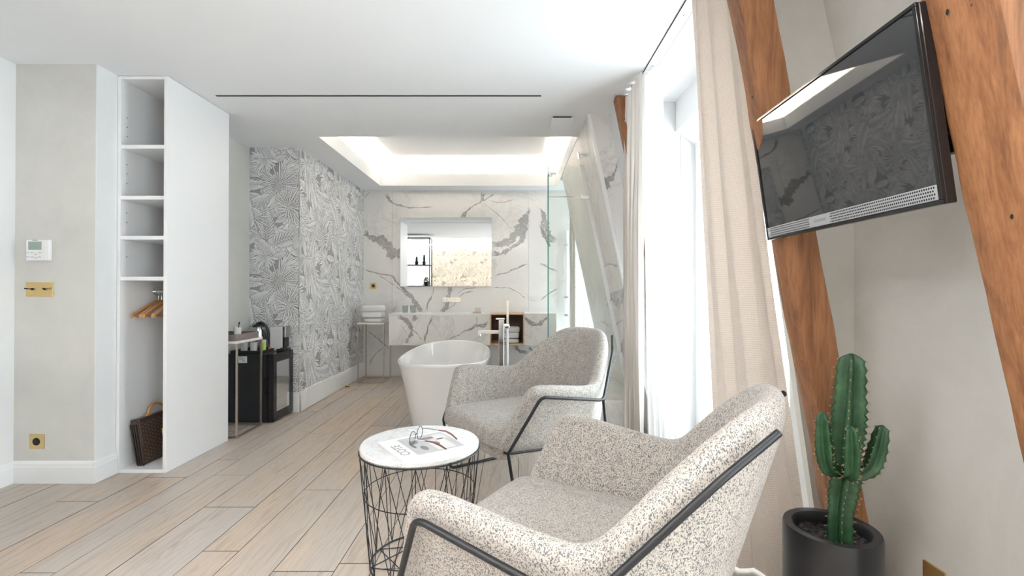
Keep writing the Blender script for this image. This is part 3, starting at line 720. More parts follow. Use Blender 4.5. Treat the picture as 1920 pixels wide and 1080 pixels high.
# ------------------------------------------------------------ minibar
fx0, fx1, fy0, fy1, fh = -2.47, -2.07, 4.10, 4.462, .595
fr = thing('minibar_fridge', 'black minibar fridge with glass door in the wall niche', 'fridge', (fx0, fy0, 0))
def Fp(mb, name, m, bevel=.003, par=fr, smooth=False):
    o = mb.build(name, m, par, bevel=bevel, smooth=smooth)
    if par == fr: o.matrix_parent_inverse = Matrix.Translation(-fr.location)
    return o
Fp(MB().box((fx0, fy0, .012), (fx1 - .075, fy1, fh)), 'fridge_body', M['black'])
dr = Fp(MB().box((fx1 - .055, fy0, .012), (fx1, fy1, .012 + .075)).box((fx1 - .055, fy0, fh - .075), (fx1, fy1, fh)).box((fx1 - .055, fy0, .087), (fx1, fy0 + .055, fh - .075)).box((fx1 - .055, fy1 - .06, .087), (fx1, fy1, fh - .075)), 'door', M['blackgloss'], .002)
g_ = MB().box((fx1 - .03, fy0 + .055, .087), (fx1 - .004, fy1 - .06, fh - .075)).build('door_glass', M['fridgeglass'], fr); g_.matrix_parent_inverse = Matrix.Translation(-fr.location)
Fp(MB().box((fx1 - .075, fy0 + .004, .015), (fx1 - .055, fy1, fh - .003)), 'door_gasket', M['dark'], 0)
Fp(MB().rbox((fx1 - .075, fy0 - .006, .25), (fx1 - .058, fy0, .40), .002), 'door_handle', M['blackgloss'], 0)
vt = MB()
for k in range(22): vt.box((fx0 + .055, fy0 - .002, .22 + k * .0135), (fx0 + .09, fy0 - .0002, .226 + k * .0135))
Fp(vt, 'vent_slots', M['dark'], 0)
lb = MB().box((-2.375, fy0 - .001, .52), (-2.30, fy0 - .0002, .578)).build('rating_label', M['paper'], fr); lb.matrix_parent_inverse = Matrix.Translation(-fr.location)
lt = MB()
for a, b, c in ((-2.368, .566, .03), (-2.368, .556, .055), (-2.368, .547, .045), (-2.34, .532, .03), (-2.34, .538, .02)): lt.box((a, fy0 - .0016, b), (a + c, fy0 - .001, b + .0035))
o = lt.build('label_print', M['ink'], fr); o.matrix_parent_inverse = Matrix.Translation(-fr.location)
for a in (fx0 + .04, fx1 - .06):
    for b in (fy0 + .04, fy1 - .04):
        o = MB().cyl((a, b, 0), (a, b, .013), .014).build('foot', M['dark'], fr); o.matrix_parent_inverse = Matrix.Translation(-fr.location)
zt_ = fh
t2 = thing('welcome_tray', 'black shallow tray of tea things on top of the minibar', 'tray', (-2.455, 4.12, zt_))
MB().box((0, 0, 0), (.27, .25, .006)).box((0, 0, .006), (.27, .006, .028)).box((0, .244, .006), (.27, .25, .028)).box((0, .006, .006), (.006, .244, .028)).box((.264, .006, .006), (.27, .244, .028)).build('tray_body', M['black'], t2, bevel=.002)
def tumbler(label, x, y, z, r=.032, h=.09, group='clear glass tumblers', m=None):
    t = thing('glass_tumbler', label, 'glass', (x, y, z), 0, group)
    MB().lathe([(0, 0), (r * .85, 0), (r, h), (r - .002, h), (r * .85 - .002, .01), (0, .01)], 20).build('glass_body', m or M['tumbler'], t, smooth=True)
    MB().lathe([(r, h - .001), (r + .0008, h + .0004), (r - .001, h + .001), (r - .0025, h - .001), (r, h - .001)], 20).build('rim', M['chrome'], t, smooth=True)
    return t
tumbler('glass tumbler nearest the wardrobe on the black minibar tray', -2.355, 4.155, zt_ + .0065, group='tumblers on the minibar tray', m=M['frosted'])
tumbler('glass tumbler next to the sachets on the black minibar tray', -2.275, 4.16, zt_ + .0065, group='tumblers on the minibar tray', m=M['frosted'])
for nm, lab, a, b, hh, m in (('sugar_sachet', 'salmon pink sachet standing on the minibar tray', (-2.235, 4.18), (-2.222, 4.235), .085, M['pink']), ('tea_sachet', 'white paper sachet standing on the minibar tray', (-2.255, 4.24), (-2.215, 4.252), .105, M['paper']), ('tea_sachet', 'lime green sachet standing on the minibar tray', (-2.214, 4.16), (-2.19, 4.20), .085, M['lime'])):
    tag(MB().rbox((a[0], a[1], zt_ + .0065), (b[0], b[1], zt_ + .0065 + hh), .002).build(nm, m), lab, 'sachet')
def capsule(label, x, y, z, m): return tag(MB().lathe([(0, 0), (.011, 0), (.016, .022), (.0175, .023), (.0175, .025), (0, .026)], 14).build('coffee_capsule', m), label, 'capsule', 'coffee capsules on the minibar tray')
c1 = capsule('orange coffee capsule on the minibar tray', 0, 0, 0, M['orange']); c1.location = (-2.205, 4.30, zt_ + .0065)
c2 = capsule('dark coffee capsule behind the orange one on the minibar tray', 0, 0, 0, M['tortoise']); c2.location = (-2.21, 4.345, zt_ + .0065)
# kettle
kt = thing('electric_kettle', 'black and steel electric kettle behind the minibar tray', 'kettle', (-2.325, 4.41, zt_))
KH = .25
MB().lathe([(0, 0), (.062, 0), (.066, .02), (.066, .03)], 28).build('base', M['black'], kt, smooth=True)
MB().lathe([(.062, .031), (.066, .05), (.058, .19), (.05, .215), (0, .215)], 28).build('kettle_body', M['steel'], kt, smooth=True)
MB().lathe([(.051, .215), (.05, .228), (.035, .242), (0, .246)], 28).build('lid', M['black'], kt, smooth=True)
MB().tube(round_path([(-.02, 0, .236), (.03, -.02, .262), (.085, -.03, .235), (.112, -.035, .15), (.118, -.035, .06)], .03, 4), .0125, 10).build('handle', M['black'], kt, smooth=True)
MB().prism([(-.05, -.018, .17), (-.05, .018, .17), (-.088, 0, .212), (-.05, 0, .218)], (.004, 0, .004)).build('spout', M['steel'], kt)
kt.location = (-2.355, 4.385, zt_)
# capsule machine
cm = thing('coffee_machine', 'small grey and black capsule coffee machine on the minibar', 'coffee machine', (-2.14, 4.38, zt_))
MB().rbox((-.085, -.05, .0), (.03, .07, .215), .008).build('water_tank_body', M['greyplastic'], cm, bevel=0)
MB().rbox((.03, -.048, .12), (.058, .05, .225), .006).build('brew_head', M['steel'], cm)
MB().rbox((.03, -.044, .03), (.046, .05, .12), .004).build('column', M['blackgloss'], cm)
MB().rbox((-.01, -.075, 0), (.066, .05, .022), .004).lathe([(0, .022), (.034, .022), (.034, .03), (0, .03)], 18, (.03, -.02, 0)).build('drip_tray', M['black'], cm)

# ------------------------------------------------------------ towels
def folded_towel(name, label, loc, rolls, group=None):
    t = thing(name, label, 'towel', loc, 0, group)
    for (x, y, z, w, d, h) in rolls:
        mb = MB(); rows = []
        n = 24
        for i in range(9):
            u = i / 8; xx = x - w / 2 + w * u; e = 1 - .12 * (2 * u - 1) ** 6; row = []
            for k in range(n):
                a = 2 * PI * k / n; ca = math.cos(a); sa = math.sin(a)
                q = .5
                yy = math.copysign(abs(ca) ** q, ca) * d / 2 * e; zz = math.copysign(abs(sa) ** q, sa) * h / 2 * e
                wob = 1 + .04 * noise.noise(Vector((xx * 20, a * 2, z * 9)))
                row.append((xx, y + yy * wob, z + h / 2 + zz * (wob if zz > 0 else 1)))
            rows.append(row)
        V = mb.grid(rows, True); mb.bm.faces.new(V[0]); mb.bm.faces.new(V[-1])
        mb.build('towel_fold', M['towel'], t, smooth='all', subd=1)
    return t
folded_towel('folded_towel', 'large white towel folded on top on the console by the marble wall', (-1.78, 6.04, .80), [(0, 0, 0, .262, .2, .085), (.004, -.004, .077, .27, .205, .085)])
folded_towel('hand_towel', 'flat white hand towel under the big one on the console', (-1.765, 6.04, .748), [(0, 0, 0, .22, .22, .052)])
# ------------------------------------------------------------ vanity
vy = 5.88; vx0, vx1 = -1.545, .53
van = thing('vanity_unit', 'wall hung marble vanity with white basin top and open oak cubby', 'vanity', (vx0, vy, .469))
vz0, vz1 = .469, .862
def Vp(mb, name, m, bevel=.0015, smooth=False):
    o = mb.build(name, m, van, bevel=bevel, smooth=smooth); o.matrix_parent_inverse = Matrix.Translation(-van.location); return o
xc0, xc1 = -.295, .135
dr1 = Vp(MB().box((vx0, vy, vz0), (xc0, vy + .02, vz1 - .022)), 'drawer_front', M['marble'])
Vp(MB().box((vx0, vy + .022, vz0), (xc0 - .002, YB - .001, vz1 - .03)), 'cabinet_body', M['solid'])
Vp(MB().box((xc1, vy, vz0), (vx1, vy + .02, vz1)), 'drawer_front', M['marble'])
Vp(MB().box((xc1 + .002, vy + .022, vz0), (vx1, YB - .001, vz1)), 'cabinet_body', M['solid'])
t = .016
Vp(MB().box((xc0, vy - .002, vz0), (xc1, YB - .001, vz0 + t)).box((xc0, vy - .002, vz1 - t), (xc1, YB - .001, vz1)).box((xc0, vy - .002, vz0 + t), (xc0 + t, YB - .001, vz1 - t)).box((xc1 - t, vy - .002, vz0 + t), (xc1, YB - .001, vz1 - t)), 'cubby_frame', M['lightwood'])
Vp(MB().box((xc0 + t, YB - .03, vz0 + t), (xc1 - t, YB - .02, vz1 - t)).box((xc0 + t, vy + .01, vz0 + t), (xc0 + t + .003, YB - .03, vz1 - t)).box((xc1 - t - .003, vy + .01, vz0 + t), (xc1 - t, YB - .03, vz1 - t)), 'cubby_lining', M['walnut'], 0)
# basin top: slab with two shallow basins recessed as inner dishes
tb = MB(); tb.box((vx0 - .004, vy - .004, vz1 - .02), (xc0, vy + .06, vz1)); tb.box((vx0 - .004, YB - .09, vz1 - .02), (xc0, YB - .001, vz1)); tb.box((vx0 - .004, vy + .06, vz1 - .02), (-1.1, YB - .09, vz1)); tb.box((-.55, vy + .06, vz1 - .02), (xc0, YB - .09, vz1)); tb.box((-1.1, vy + .06, vz1 - .05), (-.55, YB - .09, vz1 - .035))
Vp(tb, 'basin_top', M['solid'], .001)
VV = [[(238, 718, 14), (285, 742, 22), (320, 785, 26), (303, 830, 24), (290, 868, 10)], [(350, 718, 22), (318, 745, 14)], [(435, 718, 8), (410, 760, 10), (400, 810, 10), (384, 862, 12)],
      [(732, 760, 22), (680, 768, 20), (620, 790, 7), (560, 822, 6), (478, 858, 5)], [(660, 718, 3), (665, 745, 4), (640, 780, 3), (600, 800, 3)], [(310, 778, 3), (345, 815, 5), (380, 850, 3)], [(260, 760, 3), (300, 820, 4)]]
vn1 = veins('marble_veining', scl(VV, vy), crop5(vy), dr1, seed=4); 
vn1.parent = van; vn1.matrix_parent_inverse = Matrix.Translation(-van.location)
vn2 = veins('marble_veining', scl([[(920, 722, 10), (945, 752, 18), (990, 760, 22), (1020, 740, 14), (1045, 722, 8)]], vy), crop5(vy), van, seed=6); vn2.matrix_parent_inverse = Matrix.Translation(-van.location)
folded_towel('rolled_towel', 'white rolled towel in the oak cubby, resting on a flat one', (-.03, 6.05, vz0 + t + .058), [(0, 0, 0, .21, .2, .08), (.003, 0, .072, .22, .2, .08)])
folded_towel('flat_towel', 'flat white towel at the bottom of the oak cubby', (-.03, 6.05, vz0 + t + .001), [(0, 0, 0, .2, .2, .056)])
tumbler('glass tumbler nearer the console on the white vanity top', -1.37, 6.0, vz1, .04, .10, 'tumblers on the vanity')
tumbler('glass tumbler on the right of the pair on the vanity top', -1.27, 6.0, vz1, .04, .10, 'tumblers on the vanity')
sd = thing('soap_box', 'small beige soap box with clear cover on the vanity top', 'soap dish', (-.46, 6.0, vz1))
MB().rbox((-.055, -.03, 0), (.055, .03, .022), .003).build('box_body', M['lightwood'], sd); MB().rbox((-.03, -.02, .022), (.045, .02, .07), .003).build('clear_cover', M['tumbler'], sd)
# mirror
mr = thing('wall_mirror', 'frameless rectangular mirror mounted on the marble wall', 'mirror', (-.91, YB - .03, 1.2))
a = P(749.5, 407, YB - .03); b = P(922, 537.5, YB - .03)
o = MB().box((a.x, YB - .03, b.z), (b.x, YB - .001, a.z)).build('mirror_backing', M['silver'], mr, bevel=.0015); o.matrix_parent_inverse = Matrix.Translation(-mr.location)
o = MB().box((a.x + .008, YB - .034, b.z + .004), (b.x - .003, YB - .0301, a.z - .004)).build('mirror_glass', M['mirror'], mr, bevel=.001); o.matrix_parent_inverse = Matrix.Translation(-mr.location)
# wall tap
fc = P(847, 562, YB)
tp = thing('basin_tap', 'chrome wall mounted basin tap below the mirror', 'tap', fc)
MB().rbox((-.125, -.012, -.032), (.125, 0, .032), .004).build('wall_plate', M['chrome'], tp)
MB().rbox((-.022, -.19, -.006), (.022, -.012, .012), .003).build('spout', M['chrome'], tp)
for sx in (-.075, .075): MB().rbox((sx - .018, -.05, -.018), (sx + .018, -.012, .018), .004).build('handle', M['chrome'], tp)
# ------------------------------------------------------------ bathtub
bt = thing('bathtub', 'white freestanding oval bathtub behind the round table', 'bathtub', (-.60, 4.32, 0)); bt.rotation_euler = (0, 0, R(2))
def ell(ax, ay, z, n=56, p=2.5, lift=0):
    out = []
    for k in range(n):
        a = 2 * PI * k / n; ca, sa = math.cos(a), math.sin(a)
        out.append((math.copysign(abs(ca) ** (2 / p), ca) * ax, math.copysign(abs(sa) ** (2 / p), sa) * ay, z + lift * sa * sa))
    return out
mb = MB(); HT = .575; L_ = .03
rows = [ell(.20, .50, 0), ell(.285, .66, 0), ell(.292, .67, .01), ell(.31, .72, .18), ell(.345, .79, .38), ell(.385, .862, HT - .03, lift=L_), ell(.392, .878, HT - .006, lift=L_), ell(.390, .876, HT, lift=L_), ell(.378, .858, HT, lift=L_), ell(.372, .85, HT - .01, lift=L_), ell(.335, .79, .38), ell(.30, .70, .2), ell(.27, .6, .13), ell(.18, .45, .12)]
V = mb.grid(rows, True); mb.bm.faces.new(V[0]); mb.bm.faces.new(V[-1]); mb.build('tub_shell', M['enamel'], bt, smooth='all')
MB().cyl((0, 0, .118), (0, 0, .126), .03, seg=24).build('drain', M['chrome'], bt, smooth=True)
# tub filler
tf = thing('bath_mixer_tap', 'chrome floor standing bath mixer tap with hand shower', 'tap', (-.11, 4.3, 0))
MB().rbox((-.045, -.045, 0), (.07, .045, .012), .003).build('floor_plate', M['chrome'], tf)
MB().rbox((-.024, -.024, .012), (.024, .024, .88), .004).build('column', M['chrome'], tf)
MB().rbox((-.21, -.018, .755), (-.024, .018, .785), .004).rbox((-.21, -.018, .735), (-.185, .018, .757), .003).build('spout', M['chrome'], tf)
MB().rbox((-.05, -.022, .882), (.03, .022, .896), .003).build('lever', M['chrome'], tf)
MB().tube([(.055, 0, .012), (.055, 0, .80)], .0125, 12).rbox((.022, -.014, .80), (.072, .014, .845), .003).build('riser', M['chrome'], tf, smooth=True)
MB().rbox((.045, -.012, .82), (.068, .012, 1.055), .004).build('hand_shower', M['chrome'], tf)

# ------------------------------------------------------------ shower screen and fittings
sh = thing('shower_screen', 'frameless clear glass shower screen with sloping right edge', 'shower screen', (.31, 4.25, .22))
gz = 2.262
gp = [(.31, 4.246, .225), (BX(.225) - .012, 4.246, .225), (BX(gz) - .012, 4.246, gz), (.31, 4.246, gz)]
def Sp(mb, name, m, bevel=0, smooth=False):
    o = mb.build(name, m, sh, bevel=bevel, smooth=smooth); o.matrix_parent_inverse = Matrix.Translation(-sh.location); return o
Sp(MB().prism(gp, (0, .008, 0)), 'glass_panel', M['glass'])
Sp(MB().box((.304, 4.240, .225), (.3135, 4.252, gz)), 'polished_edge', M['glassedge'])
Sp(MB().prism([(BX(.22) - .030, 4.235, .22), (BX(.22), 4.235, .22), (BX(gz + .01), 4.235, gz + .01), (BX(gz + .01) - .030, 4.235, gz + .01)], (0, .03, 0)), 'wall_profile', M['skirt'], .002)
Sp(MB().cyl((.33, 4.225, 2.19), (.33, 4.275, 2.19), .022, seg=20).cyl((.33, 4.22, 2.19), (.38, 4.22, 2.19), .012), 'clamp', M['chrome'], 0, True)
Sp(MB().rbox((.315, 4.228, 1.975), (.675, 4.240, 1.987), .003).rbox((.60, 4.215, 1.962), (.672, 4.244, 1.998), .004), 'stabiliser_bar', M['chrome'])
rad = thing('towel_radiator', 'white towel radiator with chrome clips beyond the shower glass', 'radiator', (.70, 6.33, .7))
for k in range(2): MB().rbox((.0 + k * .42, 0, 0), (.04 + k * .42, .035, 1.25), .006).build('upright', M['skirt'], rad)
for k in range(9): MB().cyl((.02, .018, .08 + k * .135), (.44, .018, .08 + k * .135), .011).build('rung', M['skirt'], rad, smooth=True)
for zz in (.12, .36, 1.05): MB().rbox((-.03, -.02, zz - .015), (.05, .0, zz + .015), .003).build('clip', M['chrome'], rad)
shh = thing('wall_shower', 'small round chrome shower head above the sloping marble wall', 'shower head', (.56, 4.05, 2.30))
MB().cyl((0, 0, 0), (.055, 0, 0), .011).cyl((-.008, 0, -.005), (.004, 0, -.002), .03, seg=20).build('shower_body', M['chrome'], shh, smooth=True)

# ------------------------------------------------------------ ceiling fittings
tag(MB().box((-2.07, 3.282, H - .001), (.19, 3.302, H + .03)).build('slot_diffuser', M['dark']), 'long thin black slot air diffuser in the ceiling', 'vent')
o = bpy.data.objects['slot_diffuser']; MB().box((-2.075, 3.302, H - .0025), (.195, 3.306, H)).box((-2.075, 3.278, H - .0025), (.195, 3.282, H)).build('edge_trim', M['silver'], o)
vn = thing('ceiling_vent', 'small white square extract vent on the ceiling near the curtains', 'vent', (.38, 3.76, H))
MB().rbox((-.085, -.085, -.022), (.085, .085, -.012), .004).build('cover_plate', M['skirt'], vn); MB().box((-.07, -.07, -.012), (.07, .07, 0)).build('duct_neck', M['dark'], vn)
sp = thing('recessed_spotlight', 'round recessed spotlight in the ceiling by the shower', 'spotlight', (.67, 4.84, H))
MB().lathe([(.028, -.001), (.04, -.004), (.042, 0)], 24).build('bezel', M['skirt'], sp, smooth=True); MB().cyl((0, 0, -.002), (0, 0, 0), .028, seg=24).build('lamp_lens', M['spot'], sp)
trk = thing('curtain_track', 'white ceiling curtain track running to the window', 'curtain rail', (.835, 1.6, H))
o = MB().box((-.030, .0, -.006), (.030, 1.85, 0)).build('track_plate', M['skirt'], trk)
MB().box((-.033, .0, -.0062), (-.0305, 1.85, -.001)).box((.0305, 0, -.0062), (.032, 1.85, -.001)).build('track_groove', M['dark'], trk)
for y in (.72, .98): MB().cyl((0, y, -.0075), (0, y, -.006), .004, seg=10).build('screw', M['steel'], trk)

# ------------------------------------------------------------ curtains
def curtain(name, label, top, bot, nf, amp, m, z0=.01, z1=H - .015, seed=1, group=None, bulge=0.0, cat='curtain', ampt=.6, pins=True, pw=1.0):
    """top, bot: polylines (x,y) the cloth follows at its top and hem"""
    rnd = random.Random(seed); NU = nf * 14; NV = 44; ph = [rnd.uniform(.8, 1.2) for _ in range(nf + 2)]
    def along(pl, u):
        n = len(pl) - 1; i = min(n - 1, int(u * n)); t = u * n - i; return Vector((*pl[i], 0)).lerp(Vector((*pl[i + 1], 0)), t)
    rows = []; uv = []
    for j in range(NV + 1):
        v = j / NV; z = z1 + (z0 - z1) * v; row = []
        for i in range(NU + 1):
            u = i / NU; a = along(top, u); b = along(bot, u); e = v ** pw; p = a.lerp(b, e)
            d0 = (along(top, min(1, u + .01)) - along(top, max(0, u - .01))).lerp(along(bot, min(1, u + .01)) - along(bot, max(0, u - .01)), e).normalized(); nrm = Vector((-d0.y, d0.x, 0))
            k = u * nf; f = math.sin(2 * PI * k + .5 * math.sin(3 * v + k)) * ph[int(k)]
            am = amp * (ampt + (1 - ampt) * min(1, v * 3)) * (1 - .25 * v)
            w = .012 * noise.noise(Vector((u * 4, v * 3.1, seed)))
            p = p + nrm * (am * f + w) + d0 * (.35 * am * math.sin(4 * PI * k)); p.z = z
            row.append(p)
        rows.append(row)
    mb = MB(); mb.grid(rows); bm = mb.bm; uvl = bm.loops.layers.uv.new('UVMap'); bm.verts.index_update()
    Wd = sum((Vector(top[i]) - Vector(top[i + 1])).length for i in range(len(top) - 1)) * 2.2 + .3
    for f in bm.faces:
        for l in f.loops: q = l.vert.index; l[uvl].uv = ((q % (NU + 1)) / NU * Wd, (q // (NU + 1)) / NV * 2.5)
    root = thing(name, label, cat, (top[0][0], top[0][1], 0), 0, group)
    o = mb.build('curtain_cloth', m, root, smooth='all', normals=False); o.matrix_parent_inverse = Matrix.Translation(-root.location)
    return root
curtain('linen_curtain', 'cream waffle linen curtain hanging beside the near wooden beam', [(.805, 2.14), (.81, 1.98), (.83, 1.77)], [(.868, 1.99), (.99, 1.92), (1.135, 1.79)], 3, .02, M['linen'], seed=3, ampt=.9, pw=1.15)
curtain('linen_curtain', 'pale linen curtain gathered at the far end of the track', [(.79, 3.34), (.79, 3.10), (.80, 2.90)], [(.84, 3.60), (.87, 3.56), (.95, 3.50)], 5, .035, M['linenfar'], seed=5, pw=1.2)
curtain('sheer_curtain', 'white sheer voile curtain glowing in front of the window', [(.835, 3.08), (.85, 2.93), (.872, 2.80)], [(.95, 3.36), (1.06, 3.30), (1.21, 3.30)], 7, .018, M['sheer'], seed=8, pw=1.2)
curtain('bathroom_curtain', 'cream curtain at the bathroom window seen through the glass', [(.685, 5.85), (.75, 5.80)], [(.69, 5.85), (.76, 5.80)], 3, .016, M['linenfar'], z0=.24, seed=9)
curtain('bathroom_sheer_curtain', 'white sheer curtain at the bathroom window', [(.77, 5.86), (.96, 5.72)], [(.77, 5.86), (1.0, 5.74)], 5, .02, M['sheer'], z0=.24, seed=10)

# ------------------------------------------------------------ timber beams
def beam(label, ybase, ytop, w, d, z0, z1, off=0.0, seed=1, skew=0.0):
    """posts lean with the mansard slope; w = size along Y, d = depth into the wall"""
    N = 60; rows = []
    for i in range(N + 1):
        t = i / N; z = z0 + (z1 - z0) * t; x = SX(z) + off; y = ybase + (ytop - ybase) * t; ring = []
        cor = [(0, 0), (d, 0), (d, w), (0, w)]; m = 5
        for c in range(4):
            a = cor[c]; b = cor[(c + 1) % 4]
            for k in range(m):
                u = k / m; px = a[0] + (b[0] - a[0]) * u; py = a[1] + (b[1] - a[1]) * u
                ch = .006 * (1 if k == 0 else 0)
                cx_, cy_ = d / 2, w / 2; s = 1 - ch / .05 * .6
                n1 = noise.noise(Vector((px * 9 + seed, py * 9, z * 2.3))) * .006 + noise.noise(Vector((px * 30 + seed, py * 30, z * 11))) * .0022
                qx = cx_ + (px - cx_) * s; qy = cy_ + (py - cy_) * s; dn = Vector((qx - cx_, qy - cy_, 0)).normalized()
                ring.append((x + qx + dn.x * n1, y + qy + dn.y * n1, z))
        rows.append(ring)
    mb = MB(); V = mb.grid(rows, True); mb.bm.faces.new(V[0]); mb.bm.faces.new(V[-1])
    root = thing('timber_beam', label, 'beam', (SX(z0) + off, ybase, z0))
    o = mb.build('beam_timber', M['beam'], root, smooth=True); o.matrix_parent_inverse = Matrix.Translation(-root.location)
    kn = MB(); rr = random.Random(seed)
    for k in range(9):
        z = z0 + (z1 - z0) * rr.random(); t = (z - z0) / (z1 - z0); y = ybase + (ytop - ybase) * t + w * rr.uniform(.25, .75)
        kn.sph((SX(z) + off - .0015, y, z), rr.uniform(.0015, .0042), (.4, 1, 1.7), 8, 6)
        z = z0 + (z1 - z0) * rr.random(); t = (z - z0) / (z1 - z0)
        kn.sph((SX(z) + off + d * rr.uniform(.2, .8), ybase + (ytop - ybase) * t - .0015, z), rr.uniform(.0012, .004), (1, .4, 1.7), 8, 6)
    k_ = kn.build('knots_and_nail_holes', M['dark'], root); k_['kind'] = 'stuff'; k_.matrix_parent_inverse = Matrix.Translation(-root.location)
    return root
beam('leaning timber post between the cream curtain and the television', 1.70, 1.63, .10, .118, 0, 2.74, -.005, 2)
beam('near leaning timber post right of the television', .84, .875, .155, .16, 0, 2.74, -.005, 5)
beam('sliver of timber beam behind the far curtain by the ceiling', 3.28, 3.28, .10, .1, 1.2, 2.49, -.022, 8)

# ------------------------------------------------------------ television
TLc = Vector((.875, 1.737, 1.757)); TRc = Vector((.853, 1.002, 1.756)); BLc = Vector((.932, 1.736, 1.326)); BRc = Vector((.911, 1.001, 1.325))
uu = (TRc - TLc).normalized(); vv = (TLc - BLc).normalized()
tc_ = (TLc + TRc + BLc + BRc) / 4
tv = thing('television', 'black flat television with silver speaker bar mounted between the beams', 'television', tc_); 
TM = frame_mtx((0, 0, 0), uu, vv)   # local x right, y up, z toward the room
WT, HTv = .735, .433; hw, hh_ = WT / 2, HTv / 2
def Tp(mb, name, m, bevel=0, par=None): o = mb.build(name, m, par or tv, xf=TM, bevel=bevel); return o
bz = .009
Tp(MB().box((-hw, -hh_, -.028), (hw, hh_, -.004)), 'casing', M['blackgloss'], .003)
Tp(MB().box((-hw, hh_ - bz, -.004), (hw, hh_, .004)).box((-hw, -hh_, -.004), (hw, -hh_ + .010, .004)).box((-hw, -hh_ + .010, -.004), (-hw + bz, hh_ - bz, .004)).box((hw - bz, -hh_ + .010, -.004), (hw, hh_ - bz, .004)), 'bezel', M['blackgloss'], .0015)
Tp(MB().box((-hw + bz, -hh_ + .045, -.004), (hw - bz, hh_ - bz, 0)), 'screen', M['screen'])
gb = Tp(MB().box((-hw + .010, -hh_ + .011, -.004), (hw - .010, -hh_ + .044, .003)), 'speaker_bar', M['silver'], .001)
gr = MB()
for (xa, xb) in ((-hw + .03, -.10), (.0, hw - .014)):
    nx = int((xb - xa) / .0062)
    for i in range(nx):
        for j in range(4):
            cx_ = xa + i * .0062 + (j % 2) * .0031; cy_ = -hh_ + .0165 + j * .0074
            gr.prism([(cx_ + .0021 * math.cos(a), cy_ + .0024 * math.sin(a), .003) for a in [k * PI / 3 for k in range(6)]], (0, 0, .0003))
o = Tp(gr, 'speaker_holes', M['dark']); o['kind'] = 'stuff'
tt = text_mesh('GRUNDIG', .0125, TM @ Matrix.Translation((-.05, -hh_ + .0275, .0033)), 'brand_lettering', M['ink'], tv, .0002, 1.1)
Tp(MB().box((-hw + .014, -hh_ + .024, .003), (-hw + .026, -hh_ + .028, .0035)), 'indicator_light', M['paper'])
Tp(MB().rbox((-.22, -.17, -.055), (.25, .14, -.028), .008), 'rear_housing', M['black'])
Tp(MB().box((-.06, -.06, -.09), (.32, .05, -.055)).box((.24, -.10, -.12), (.32, .10, -.09)), 'wall_bracket', M['blackmetal'], .002)
tag(MB().tube(round_path([(.99, 1.02, 1.35), (1.0, .99, 1.42), (1.02, 1.0, 1.54), (.99, 1.015, 1.60), (.97, 1.03, 1.56)], .03, 4), .003, 6).build('tv_cable', M['black'], smooth=True), 'thin black cable looping behind the television', 'cable')

# ------------------------------------------------------------ round wire table
rt = thing('round_side_table', 'round marble topped side table on a black wire basket', 'table', (-.397, 2.026, 0))
TZ = .5; TR_ = .248; RB = .205
MB().lathe([(0, TZ - .022), (TR_ - .004, TZ - .022), (TR_, TZ - .018), (TR_, TZ - .004), (TR_ - .004, TZ), (0, TZ)], 72).build('table_top', M['marbletop'], rt, smooth=True)
def ring(r, z, n=48): return [(r * math.cos(2 * PI * k / n), r * math.sin(2 * PI * k / n), z) for k in range(n)]
for nm, r, z, q in (('top_ring', TR_ + .002, TZ - .025, .0034), ('middle_ring', .232, .30, .0022), ('base_ring', RB, .005, .0036)): MB().tube(ring(r, z), q, 8, True).build(nm, M['blackmetal'], rt, smooth=True)
def bp(a, t):
    r = TR_ + .001 + (RB - TR_) * t; return Vector((r * math.cos(a), r * math.sin(a), (TZ - .026) * (1 - t) + .005 * t))
n = 13
for k in range(n):
    a = 2 * PI * k / n
    for da in (2 * PI / n * 1.0, -2 * PI / n * 1.0, 0):
        MB().tube([bp(a + da * t * 1.0, t) for t in (0, .25, .5, .75, 1)], .0017, 6).build('wire', M['blackmetal'], rt, smooth=True)
for k in range(9):
    a = 2 * PI * k / 9
    MB().tube([Vector((RB * math.cos(a), RB * math.sin(a), .005)), Vector((RB * math.cos(a + 2.1), RB * math.sin(a + 2.1), .005))], .0022, 6).build('base_wire', M['blackmetal'], rt, smooth=True)
# magazine
mo = Vector((-.372, 1.975, TZ)); rdir = Vector((-.16, .226, 0)).normalized(); udir = Vector((-rdir.y, rdir.x, 0))
mg = thing('magazine', 'magazine lying open side down on the round marble table', 'magazine', mo); mg['label'] = 'magazine with a grey cover photo lying on the round marble table'
MM = frame_mtx((0, 0, 0), rdir, udir)
mw, mh = .262, .30
MB().box((-mw / 2, -mh / 2, 0), (mw / 2, mh / 2, .0065)).build('pages', M['paper'], mg, xf=MM)
MB().box((-mw / 2 - .001, -mh / 2 - .001, .0065), (mw / 2 + .001, mh / 2 + .001, .0074)).build('cover', M['paper'], mg, xf=MM)
MB().box((-mw / 2 + .018, -mh / 2 + .02, .0074), (mw / 2 - .02, mh / 2 - .075, .0076)).build('cover_photo', M['print1'], mg, xf=MM)
pp = MB()
for (a, b, c, d) in ((-.10, -.10, .03, -.02), (.02, -.12, .09, -.07)): pp.box((a, b, .0076), (c, d, .0077))
pp.build('cover_photo_light', M['print3'], mg, xf=MM)
pp = MB()
for (x, y, sx, sy) in ((-.05, .02, .03, .014), (.04, .03, .022, .018), (.06, -.04, .016, .03), (-.02, -.05, .02, .01), (.0, .05, .035, .008)):
    pp.prism([(x + sx * math.cos(a), y + sy * math.sin(a), .0077) for a in [k * PI / 8 for k in range(16)]], (0, 0, .0001))
pp.build('cover_photo_shapes', M['print2'], mg, xf=MM)
text_mesh('COTE', .052, MM @ Matrix.Translation((-.02, mh / 2 - .042, .0076)), 'title_lettering', M['ink'], mg, .0002)
